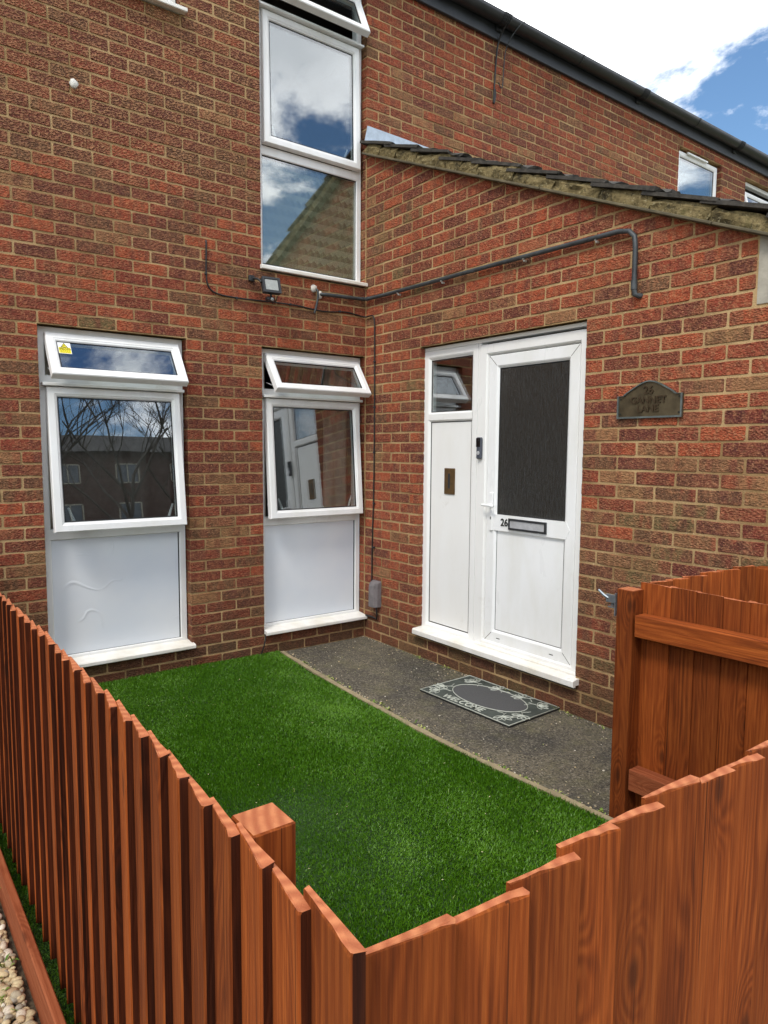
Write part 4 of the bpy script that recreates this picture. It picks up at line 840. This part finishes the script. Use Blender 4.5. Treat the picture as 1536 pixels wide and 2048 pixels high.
# name plaque: arched plate
pq = tag(empty('name_plaque', P(SIDE, 2.506, 1.70, 0)), 'arched bronze house sign with raised lettering on the porch wall', 'house sign')
def arch(w_, z1, z2, z0=0.0, n_=22):
    a = w_ / 2; pts = [(-a, z0), (a, z0), (a, z1)]
    for i in range(1, n_): t = i / n_; x_ = a - 2 * a * t; s_ = max(0, 1 - abs(x_) / (a * .80)); sm = s_ * s_ * (3 - 2 * s_); pts.append((x_, z1 + (z2 - z1) * (.55 * sm + .45 * math.sqrt(max(0, 1 - (x_ / (a * .8)) ** 2)) if abs(x_) < a * .8 else 0)))
    pts.append((-a, z1)); return pts
mb = MB(); oa = arch(.366, .114, .186, -.004); mb.prism(oa, (0, 0, 0), *SIDE, 0, .010); mb.build('plate', 'bronze', pq)
mb = MB(); ia = [(x_ * .955, .004 + (z_ - .0) * .945 if z_ > .05 else z_ + .009) for x_, z_ in oa]; k = len(oa)
vs_ = [P(SIDE, *q, .0104) for q in oa] + [P(SIDE, *q, .018) for q in oa] + [P(SIDE, *q, .018) for q in ia] + [P(SIDE, *q, .0104) for q in ia]
mb.add(vs_, [(r_ * k + i, r_ * k + (i + 1) % k, (r_ + 1) * k + (i + 1) % k, (r_ + 1) * k + i) for r_ in range(3) for i in range(k)]); mb.build('rim', 'bronze_rim', pq)
for t_, zz, s_ in (('26', .136, .058), ('GANNET', .086, .050), ('LANE', .043, .050)): put_text('lettering', t_, s_, 'bronze_dark', pq, P(SIDE, -.004, zz, .0125), *SIDE, .003, .0008)
mb = MB()
for a, c_ in ((-.165, .02), (.165, .02), (-.165, .098), (.165, .098)): mb.tube([P(SIDE, a, c_, .010), P(SIDE, a, c_, .0125)], .005, 8)
mb.build('screw', 'ink', pq)
# grey cable cover near the corner
cv = tag(empty('cable_cover', P(SIDE, .175, .285, 0)), 'weathered grey plastic cable cover low on the porch wall near the corner', 'cable cover')
mb = MB(); prof = [(-.052, 0), (-.050, .035), (-.036, .060), (0, .068), (.036, .060), (.050, .035), (.052, 0)]; k = len(prof); lv = [(0, 1), (.13, 1.0), (.165, .96), (.19, .8), (.203, .4), (.205, .05)]
vs_ = [P(SIDE, a * (1 if i < 4 else .93 - .1 * (i == 5)), z_, d * s_) for i, (z_, s_) in enumerate(lv) for a, d in prof]
mb.add(vs_, [(j * k + i, j * k + i + 1, (j + 1) * k + i + 1, (j + 1) * k + i) for j in range(len(lv) - 1) for i in range(k - 1)] + [tuple(reversed(range(k)))], 0, False); mb.build('cover', 'cover_grey', cv)
mb = MB(); mb.tube([P(SIDE, .03, .0, .03), P(SIDE, .035, -.06, .03), P(SIDE, .02, -.10, .02), P(SIDE, -.06, -.095, .015), P(SIDE, -.14, -.10, .012)], .007, 8); mb.build('conduit', 'black_cable', cv)
cable('ground_cable', [(-.9, .004, .16), (-.905, -.02, .13), (-.93, -.03, .06), (-.95, -.02, .0)], .005, 'black_cable', 'short black cable dropping to the lawn at the right window sill', 'cable')
# ------------------------------------------------------------ doormat
mt = tag(empty('doormat', (-.232, -1.632, .002)), 'rectangular rubber WELCOME doormat with oval carpet centre below the door', 'doormat'); mt.rotation_euler = (0, 0, math.radians(1.6))
MW, ML = .226, .372                            # half size: x across path, y along wall
mb = MB(); mb.box((-MW, -ML, 0), (MW, ML, .009), .002); mb.build('mat_base', 'rubber', mt)
def ell(y_): return .155 * math.sqrt(max(0, 1 - (y_ / .275) ** 2)) if abs(y_) < .275 else 0
mb = MB(); y_ = -ML + .012
while y_ < ML - .01:
    e = ell(y_) + (.006 if ell(y_) else 0); spans = [(-MW + .010, -e + .012), (e + .012, MW - .010)] if e else [(-MW + .010, MW - .010)]
    for a, c_ in spans:
        if c_ - a > .004: mb.box((a, y_ - .0018, .0088), (c_, y_ + .0018, .0118))
    y_ += .0085
kind(mb.build('rib', 'mat_rib', mt), 'stuff')
mb = MB(); mb.prism([(.012 + .150 * math.cos(a), .270 * math.sin(a)) for a in [2 * PI * i / 48 for i in range(48)]], (0, 0, 0), X, Y, Z, .0085, .0128); mb.build('carpet_insert', 'mat_carpet', mt)
mb = MB(); mb.tube([(.012 + .155 * math.cos(2 * PI * i / 48), .275 * math.sin(2 * PI * i / 48), .0125) for i in range(49)], .0028, 6, 0, False); mb.tube([(-MW + .004, -ML + .004, .011), (MW - .004, -ML + .004, .011), (MW - .004, ML - .004, .011), (-MW + .004, ML - .004, .011), (-MW + .004, -ML + .004, .011)], .0032, 6); mb.build('raised_rim', 'mat_line', mt)
put_text('lettering', 'WELCOME', .074, 'mat_line', mt, (-.178, .035, .0128), -Y, X, Z, .0012, .001, .92)
def flower(cx, cy, rot, flip):
    m_ = MB(); Mx = Matrix.Translation((cx, cy, .0125)) @ Matrix.Rotation(rot, 4, 'Z') @ Matrix.Diagonal((1, flip, 1, 1))
    for k in range(5):
        a = -1.2 + k * .6; L2 = .062 + .012 * (k % 2)
        pts = []
        for t in [i / 8 for i in range(9)]:
            w2 = .013 * math.sin(t * PI); pts.append((math.cos(a) * L2 * t - math.sin(a) * w2, math.sin(a) * L2 * t + math.cos(a) * w2))
        back = [(math.cos(a) * L2 * t + math.sin(a) * .013 * math.sin(t * PI), math.sin(a) * L2 * t - math.cos(a) * .013 * math.sin(t * PI)) for t in [i / 8 for i in range(8, -1, -1)]]
        m_.tube([Mx @ Vector((x_, y2, 0)) for x_, y2 in pts + back], .0024, 5, 0, False)
    m_.tube([Mx @ Vector((-.005 - .075 * t, .018 * math.sin(t * 4), 0)) for t in [i / 8 for i in range(9)]], .0018, 5)
    for t, sgn in ((.4, 1), (.7, -1)):
        q = Vector((-.005 - .075 * t, .018 * math.sin(t * 4), 0)); m_.tube([Mx @ (q + Vector((-.022 * s2, sgn * (.016 * s2 + .006 * math.sin(s2 * PI)), 0))) for s2 in (0, .3, .6, 1, .6, .25, 0)], .0017, 5)
    return m_.build('floral_motif', 'mat_line', mt)
flower(-.150, -.255, -2.2, 1); flower(-.140, .285, 2.4, -1); flower(.145, .255, 1.2, -1); flower(.145, -.270, -.9, 1); flower(.175, .06, 1.5, 1); flower(.175, -.13, 1.6, -1); flower(-.06, .318, 2.9, 1); flower(-.05, -.318, -2.9, -1)

# ------------------------------------------------------------ fences
def board_mesh(w_, seed, t0=.007, t1=.019):
    """featheredge board: local x = right along fence, -y outward, z up 0..1 m; thick edge on the right"""
    rr = random.Random(seed); prof = [(0, 0), (w_ * .5, .004), (w_, .008), (w_ - .001, .008 + t1 - .003), (w_ - .004, .008 + t1)] + [(w_ * f, t0 + (.008 + t1 - t0) * f) for f in (.8, .6, .4, .2)] + [(.0, t0)]; vs_ = []; hs = (0, .33, .66, .997, 1)
    for h_ in hs:
        bow = rr.uniform(-.0012, .0012)
        for x_, d in prof: vs_.append((x_ + bow + (rr.uniform(-.0006, .0006)), -(d - (rr.uniform(.0003, .0022) if h_ == 1 and d > .004 else 0)), h_ + (rr.uniform(-.0032, .0022) if h_ == 1 else 0)))
    k = len(prof); fs = []
    for j in range(len(hs) - 1):
        for i in range(k): fs.append((j * k + i, j * k + (i + 1) % k, (j + 1) * k + (i + 1) % k, (j + 1) * k + i))
    nf = len(fs); fs += [tuple(range((len(hs) - 1) * k, len(hs) * k))[::-1], tuple(range(k))]
    fs = [tuple(reversed(f)) for f in fs]
    me = bpy.data.meshes.new('board'); me.from_pydata(vs_, [], fs); me.materials.append(MAT['stained_wood']); me.materials.append(MAT['end_grain']); me.materials.append(MAT['stained_shaded_edge'])
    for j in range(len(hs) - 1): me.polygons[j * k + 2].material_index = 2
    me.polygons[nf].material_index = 1; me.update(); return me
BM_ = {}
def board(parent, loc, rotz, w_, h_, tilt=0):
    key = round(w_ / .004) * .004
    if key not in BM_: BM_[key] = []
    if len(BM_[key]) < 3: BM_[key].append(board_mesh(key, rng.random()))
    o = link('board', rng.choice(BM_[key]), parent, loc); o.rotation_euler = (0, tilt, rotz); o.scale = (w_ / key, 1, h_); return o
def beam(name, parent, a, c_, wy, wz, mat='stained_wood', bev=.003, cap=None):
    """square timber from a to c_; local Z along its length"""
    a, c_ = Vector(a), Vector(c_); d = c_ - a; L2 = d.length; mb_ = MB(); mb_.box((-wy / 2, -wz / 2, 0), (wy / 2, wz / 2, L2), bev)
    if cap:
        for i, f in enumerate(mb_.f):
            zs = [mb_.v[j][2] for j in f]
            if min(zs) > L2 - .0005: mb_.mi[i] = 1
    o = mb_.build(name, [mat] + ([cap] if cap else []), parent); z_ = d.normalized(); x_ = (Z.cross(z_) if abs(z_.z) < .9 else X.copy()).normalized(); y2 = z_.cross(x_)
    o.matrix_world = Matrix(((x_.x, y2.x, z_.x, a.x), (x_.y, y2.y, z_.y, a.y), (x_.z, y2.z, z_.z, a.z), (0, 0, 0, 1))); return o
FXL = -2.842
lf = tag(empty('side_fence', (0, 0, 0)), 'low orange-brown featheredge fence running along the left of the lawn', 'fence')
ends = [-1.848, -2.018, -2.156, -2.263, -2.362, -2.469, -2.593, -2.668, -2.75, -2.858, -2.956, -3.062, -3.15, -3.25, -3.345, -3.441, -3.53, -3.626, -3.72, -3.813, -3.911, -4.018]
ztop = [.990, .990, .997, .998, 1.0, 1.005, 1.008, 1.003, 1.006, 1.006, 1.006, 1.010, 1.010, 1.013, 1.013, 1.014, 1.010, 1.004, 1.004, 1.006, .998, 1.012]
ends2 = [-.05 - i * .1058 for i in range(1, 17)]; ends2 = [e for e in ends2 if e > -1.80]
allb = [(e, .99 + rng.uniform(-.006, .006)) for e in ends2] + [(-1.935, .993)] + list(zip(ends, ztop)); allb.sort(key=lambda q: -q[0])
prev = -.03
for e, zt in allb:
    wb = (prev - e) + .022; zb = .032 + rng.uniform(-.006, .010)
    board(lf, (FXL, e + wb, zb), -PI / 2, wb, zt - zb, rng.uniform(-.003, .003)); prev = e
for zz in (.20, .80): beam('rail', lf, (FXL + .022, -.03, zz), (FXL + .022, -3.98, zz), .038, .075)
for y_ in (-.06, -.6, -3.622): beam('post', lf, (FXL + .075, y_, -.02), (FXL + .075, y_, .953), .075, .078, cap='end_grain')
ff = tag(empty('front_fence', (0, 0, 0)), 'low orange-brown featheredge fence across the foreground', 'fence')
fx_e = [(-2.713, .984), (-2.586, .968), (-2.485, .978), (-2.394, .991), (-2.281, .989), (-2.173, .999), (-2.06, .982), (-1.954, .979)]
x_ = -1.954
while x_ < -.78: x_ += .111 + rng.uniform(-.006, .006); fx_e.append((min(x_, -.735), .982 + rng.uniform(-.008, .010)))
prev = -2.858 + .022
for i, (e, zt) in enumerate(fx_e):
    wb = e - prev + (.022 if i else 0.0); zb = .03; board(ff, (e - wb, -3.985, zb), 0, wb, zt - zb, rng.uniform(-.003, .003)); prev = e
for zz in (.20, .80): beam('rail', ff, (-2.76, -3.963, zz), (-.80, -3.963, zz), .038, .075)
for xq in (-1.40, -.86): beam('post', ff, (xq, -3.90, -.02), (xq, -3.90, .93), .075, .075, cap='end_grain')
# return panel with rails towards the lawn, and its gate post
rf = tag(empty('return_fence', (0, 0, 0)), 'fence panel right of the lawn showing its inner rails and tall gate post', 'fence')
beam('post', rf, (-.757, -2.934, -.02), (-.757, -2.934, .970), .076, .074, cap='end_grain')
prev = -2.977
for e, zt in ((-3.094, .998), (-3.197, .998), (-3.301, .996), (-3.400, .993), (-3.505, .994), (-3.61, .99), (-3.715, .992), (-3.82, .99), (-3.96, .99)):
    wb = prev - e + .02; o = board(rf, (-.728, e, .03), PI / 2, wb, zt - .03, rng.uniform(-.002, .002)); prev = e
for z0_, z1_, xw in ((.790, .878, .075), (.152, .240, .075)):
    o = beam('rail', rf, (-.7665, -2.985, (z0_ + z1_) / 2 - .002), (-.7665, -3.97, (z0_ + z1_) / 2 + .010), .066, z1_ - z0_, 'sawn_wood' if z0_ < .5 else 'stained_wood')
# latch on the gate post
lt = tag(empty('gate_latch', (-.775, -2.896, .92)), 'galvanised metal gate latch on the back of the gate post', 'latch')
mb = MB(); mb.box((-.03, 0, -.065), (.03, .003, .03), .001); mb.box((-.028, .003, -.012), (-.022, .045, .022), .001); mb.box((-.022, .003, -.035), (.02, .04, -.030), .001); mb.tube([(-.025, .035, .005), (-.028, .055, .014), (-.034, .078, .034)], [.006, .0065, .005], 7); mb.tube([(-.02, .02, -.02), (.03, .02, -.02)], .007, 8); mb.build('latch_plate', 'galv', lt)
# gate from post to wall
gt = tag(empty('garden_gate', (0, 0, 0)), 'low featheredge gate between the gate post and the porch wall', 'gate')
ga, gb = Vector((-.705, -2.985, 0)), Vector((-.132, -3.116, 0)); gd = (gb - ga).normalized(); rz = math.atan2(gd.y, gd.x); tot = (gb - ga).length; prev = 0; k = 0
while prev < tot - .02:
    e = min(tot, prev + .098 + rng.uniform(-.008, .008)); 
    if tot - e < .03: e = tot
    wb = e - prev + (.02 if k else 0); s0 = ga + gd * (e - wb); board(gt, (s0.x, s0.y, .04), rz, wb, .955 + .042 * e / tot + rng.uniform(-.004, .004) - .002, .0); prev = e; k += 1
nrm = Vector((-gd.y, gd.x, 0))
for zz in (.25, .82): beam('rail', gt, ga + gd * .01 + nrm * .022 + Z * zz, gb - gd * .01 + nrm * .022 + Z * zz, .036, .07)
hp = MB(); hp.box((-.04, -.04, -.02), (.04, .04, 1.02), .003); o = hp.build('hinge_post', 'stained_wood', None, (-.062, -3.150, 0)); tag(o, 'square hinge post of the garden gate against the porch wall', 'post')
# ground level board outside the side fence
eb = beam('edging_board', None, (-2.931, .0, .036), (-2.902, -4.2, .036), .024, .130, 'sawn_wood'); tag(eb, 'low stained edging board between pebbles and fence', 'board')
# ------------------------------------------------------------ pebbles, weeds, litter
bm = bmesh.new(); bmesh.ops.create_icosphere(bm, subdivisions=2, radius=1); IV = np.array([v.co[:] for v in bm.verts], np.float32); IF = np.array([[v.index for v in f.verts] for f in bm.faces], np.int32); bm.free()
def scatter_blobs(name, pts, mat, label):
    Vs, Fs, Cs = [], [], []
    for i, (x_, y_, z_, sx_, sy_, sz_, ra, c_) in enumerate(pts):
        q = IV * (1 + .12 * np.sin(IV[:, [1, 2, 0]] * 2.3 + i)) * np.array([sx_, sy_, sz_]); ca, sa = math.cos(ra), math.sin(ra); q = np.stack([q[:, 0] * ca - q[:, 1] * sa, q[:, 0] * sa + q[:, 1] * ca, q[:, 2]], 1) + np.array([x_, y_, z_])
        Vs.append(q); Fs.append(IF + len(IV) * i); Cs.append(np.full((len(IV), 3), c_))
    o = link(name, attr_mesh(name, np.concatenate(Vs), np.concatenate(Fs), np.concatenate(Cs), mat, True)); o['label'] = label; return kind(o, 'stuff')
pts = []
for _ in range(4200):
    x_ = -2.948 - rng.random() ** 1.2 * .5; y_ = -1.5 - rng.random() * 1.9; s_ = rng.uniform(.007, .015) * (1.4 if rng.random() < .12 else 1)
    pts.append((x_, y_, -.026 + rng.uniform(.004, .022), s_ * rng.uniform(.9, 1.4), s_ * rng.uniform(.75, 1), s_ * rng.uniform(.5, .75), rng.random() * 6.28, rng.random()))
for _ in range(5200):
    x_ = -2.96 - rng.random() * 1.7; y_ = -.05 - rng.random() * 4.6; s_ = rng.uniform(.012, .024)
    if x_ > -3.44 and -3.4 < y_ < -1.5: continue
    pts.append((x_, y_, -.026 + rng.uniform(.004, .018), s_ * rng.uniform(.9, 1.4), s_ * rng.uniform(.75, 1), s_ * rng.uniform(.5, .75), rng.random() * 6.28, rng.random()))
scatter_blobs('gravel', pts, 'pebble', 'rounded cream and grey pebbles outside the fence')
pts = []
for _ in range(520):
    y_ = -3.0 * rng.random(); e = rng.random()
    x_ = le(y_) + .036 + abs(rng.gauss(0, .03)) if e < .5 else (-.006 - abs(rng.gauss(0, .02)) if e < .75 else rng.uniform(le(y_) + .03, -.02)); s_ = rng.uniform(.0015, .0045)
    pts.append((x_, y_, .002, s_ * 1.3, s_, s_ * .7, rng.random() * 6, rng.choice((.2, .6, .9, 1))))
scatter_blobs('grit', pts, 'pebble', 'loose grit on the tarmac path')
def leaves(name, items, label, mat='leafy'):
    Vs, Fs, Cs = [], [], []
    for (x_, y_, z_, ln_, wd_, ra, pitch, c_) in items:
        ca, sa = math.cos(ra), math.sin(ra); k = len(Vs)
        for t, wf, dz in ((0, .15, 0), (.5, 1, .10), (1, .05, -.05)):
            for s_ in (-1, 1):
                lx = ln_ * t * math.cos(pitch); lz = ln_ * t * math.sin(pitch) + dz * ln_; ly = wd_ * wf * s_; Vs.append((x_ + lx * ca - ly * sa, y_ + lx * sa + ly * ca, z_ + lz))
        Fs += [(k, k + 2, k + 3, k + 1), (k + 2, k + 4, k + 5, k + 3)]; Cs += [(c_, c_, c_)] * 6
    o = link(name, attr_mesh(name, Vs, Fs, Cs, mat)); o['label'] = label; return kind(o, 'stuff')
it = []
for _ in range(150):                                     # weeds along both edges of the path
    if rng.random() < .62: y_ = -.3 - 2.6 * rng.random(); x_ = le(y_) + .036 + abs(rng.gauss(0, .016))
    else: y_ = -.4 - 2.4 * rng.random(); x_ = -.012 - abs(rng.gauss(0, .012))
    big = rng.choice((.4, .6, .8, 1, 1.5))
    for k in range(rng.randint(3, 8)): it.append((x_ + rng.uniform(-.01, .01), y_ + rng.uniform(-.014, .014), .003, rng.uniform(.008, .02) * big, rng.uniform(.002, .0045) * big, rng.random() * 6.28, rng.uniform(.2, 1.1), min(.8, rng.random())))
leaves('weeds', it, 'tiny green weeds along the edges of the path')
it = []
for _ in range(90):
    y_ = -3.1 * rng.random(); x_ = rng.uniform(le(y_), -.02); it.append((x_, y_, .006, rng.uniform(.006, .016), rng.uniform(.0015, .004), rng.random() * 6.28, rng.uniform(0, .3), rng.uniform(.75, 1)))
for _ in range(60): it.append((rng.uniform(-2.7, -.95), rng.uniform(-3.8, -.1), .032, rng.uniform(.005, .012), rng.uniform(.0012, .003), rng.random() * 6.28, rng.uniform(0, .5), 1))
leaves('leaf_litter', it, 'pale fallen petals and dry leaf bits on path and lawn')
it = []
for _ in range(46):
    x_ = -2.96 - rng.random() * .5; y_ = -1.6 - rng.random() * 1.6; 
    for k in range(rng.randint(5, 14)): it.append((x_ + rng.gauss(0, .014), y_ + rng.gauss(0, .014), -.01, rng.uniform(.015, .04), rng.uniform(.003, .007), rng.random() * 6.28, rng.uniform(.3, 1.3), rng.random() * .6))
for _ in range(30):
    x_ = -2.96 - rng.random() * .3; y_ = -2.0 - rng.random() * 1.0
    for k in range(3): it.append((x_, y_, -.01, rng.uniform(.06, .14), .0012, rng.random() * 6.28, rng.uniform(.4, 1.2), .3))
leaves('pebble_weeds', it, 'green weeds growing among the pebbles')

# ------------------------------------------------------------ across the road: what the windows reflect
bk = tag(empty('apartment_block', (0, -46, 0)), 'brick apartment block across the road, seen reflected in the windows', 'building')
mb = MB(); mb.box((-14, -9, -.04), (40, 0, 11.6)); mb.build('wall', 'far_brick', bk)
mb = MB(); mb.add([(-14.5, .5, 11.5), (40.5, .5, 11.5), (40.5, -4.5, 13.8), (-14.5, -4.5, 13.8), (-14.5, -9.5, 11.5), (40.5, -9.5, 11.5)], [(0, 1, 2, 3), (3, 2, 5, 4), (0, 3, 4), (1, 5, 2)]); mb.build('roof', 'far_roof', bk)
for i in range(13):
    for z_ in (.9, 3.7, 6.5, 9.3):
        x_ = -12.5 + i * 4.0; mb = MB(); mb.ring((x_, .0, z_), -X, Z, Y, -1.5, 1.4, [(0, 0), (0, .04), (.08, .04), (.08, 0)]); mb.box((x_ + .7, 0, z_), (x_ + .78, .04, z_ + 1.4)); wo_ = mb.build('window', 'concrete_pad', bk); mb = MB(); mb.box((x_ + .05, .004, z_ + .05), (x_ + 1.45, .012, z_ + 1.35)); mb.build('pane', 'far_glass', wo_)
def tree(loc, h_, seed, label):
    rr = random.Random(seed); t_ = tag(empty('bare_tree', loc), label, 'tree', 'bare trees across the road'); tk = MB(); br = MB()
    def grow(mb_, a, d, L2, r, lev):
        pts = [a]; q = a.copy(); dd = d.copy()
        for i in range(4): dd = (dd + Vector((rr.gauss(0, .12), rr.gauss(0, .12), rr.gauss(0.03, .06)))).normalized(); q = q + dd * L2 / 4; pts.append(q.copy())
        mb_.tube(pts, [r * (1 - .14 * i) for i in range(5)], 6 if lev < 2 else 3, 0, False)
        if lev < 4:
            for k in range(rr.randint(3, 4) if lev else 6):
                t = rr.uniform(.45, 1); j = min(3, int(t * 4)); pnt = pts[j].lerp(pts[j + 1], t * 4 - j if t < 1 else 1); a2 = rr.random() * 6.28; sd = Vector((math.cos(a2), math.sin(a2), rr.uniform(.2, .9))).normalized(); grow(br, pnt, (dd * .6 + sd * .8).normalized(), L2 * rr.uniform(.5, .72), r * .45, lev + 1)
    grow(tk, Vector((0, 0, -.05)), Z.copy(), h_ * .42, h_ * .011, 0); tk.build('trunk', 'bark', t_); br.build('crown', 'bark', t_)
tree((1.5, -22, 0), 13, 1, 'tall bare tree across the road in front of the brick block'); tree((5.2, -27, 0), 16, 2, 'forked bare tree across the road near the block middle'); tree((9.5, -30, 0), 15, 3, 'slighter bare tree across the road towards the block end'); tree((-3.5, -24, 0), 9.5, 4, 'bare tree across the road at the near end of the block')
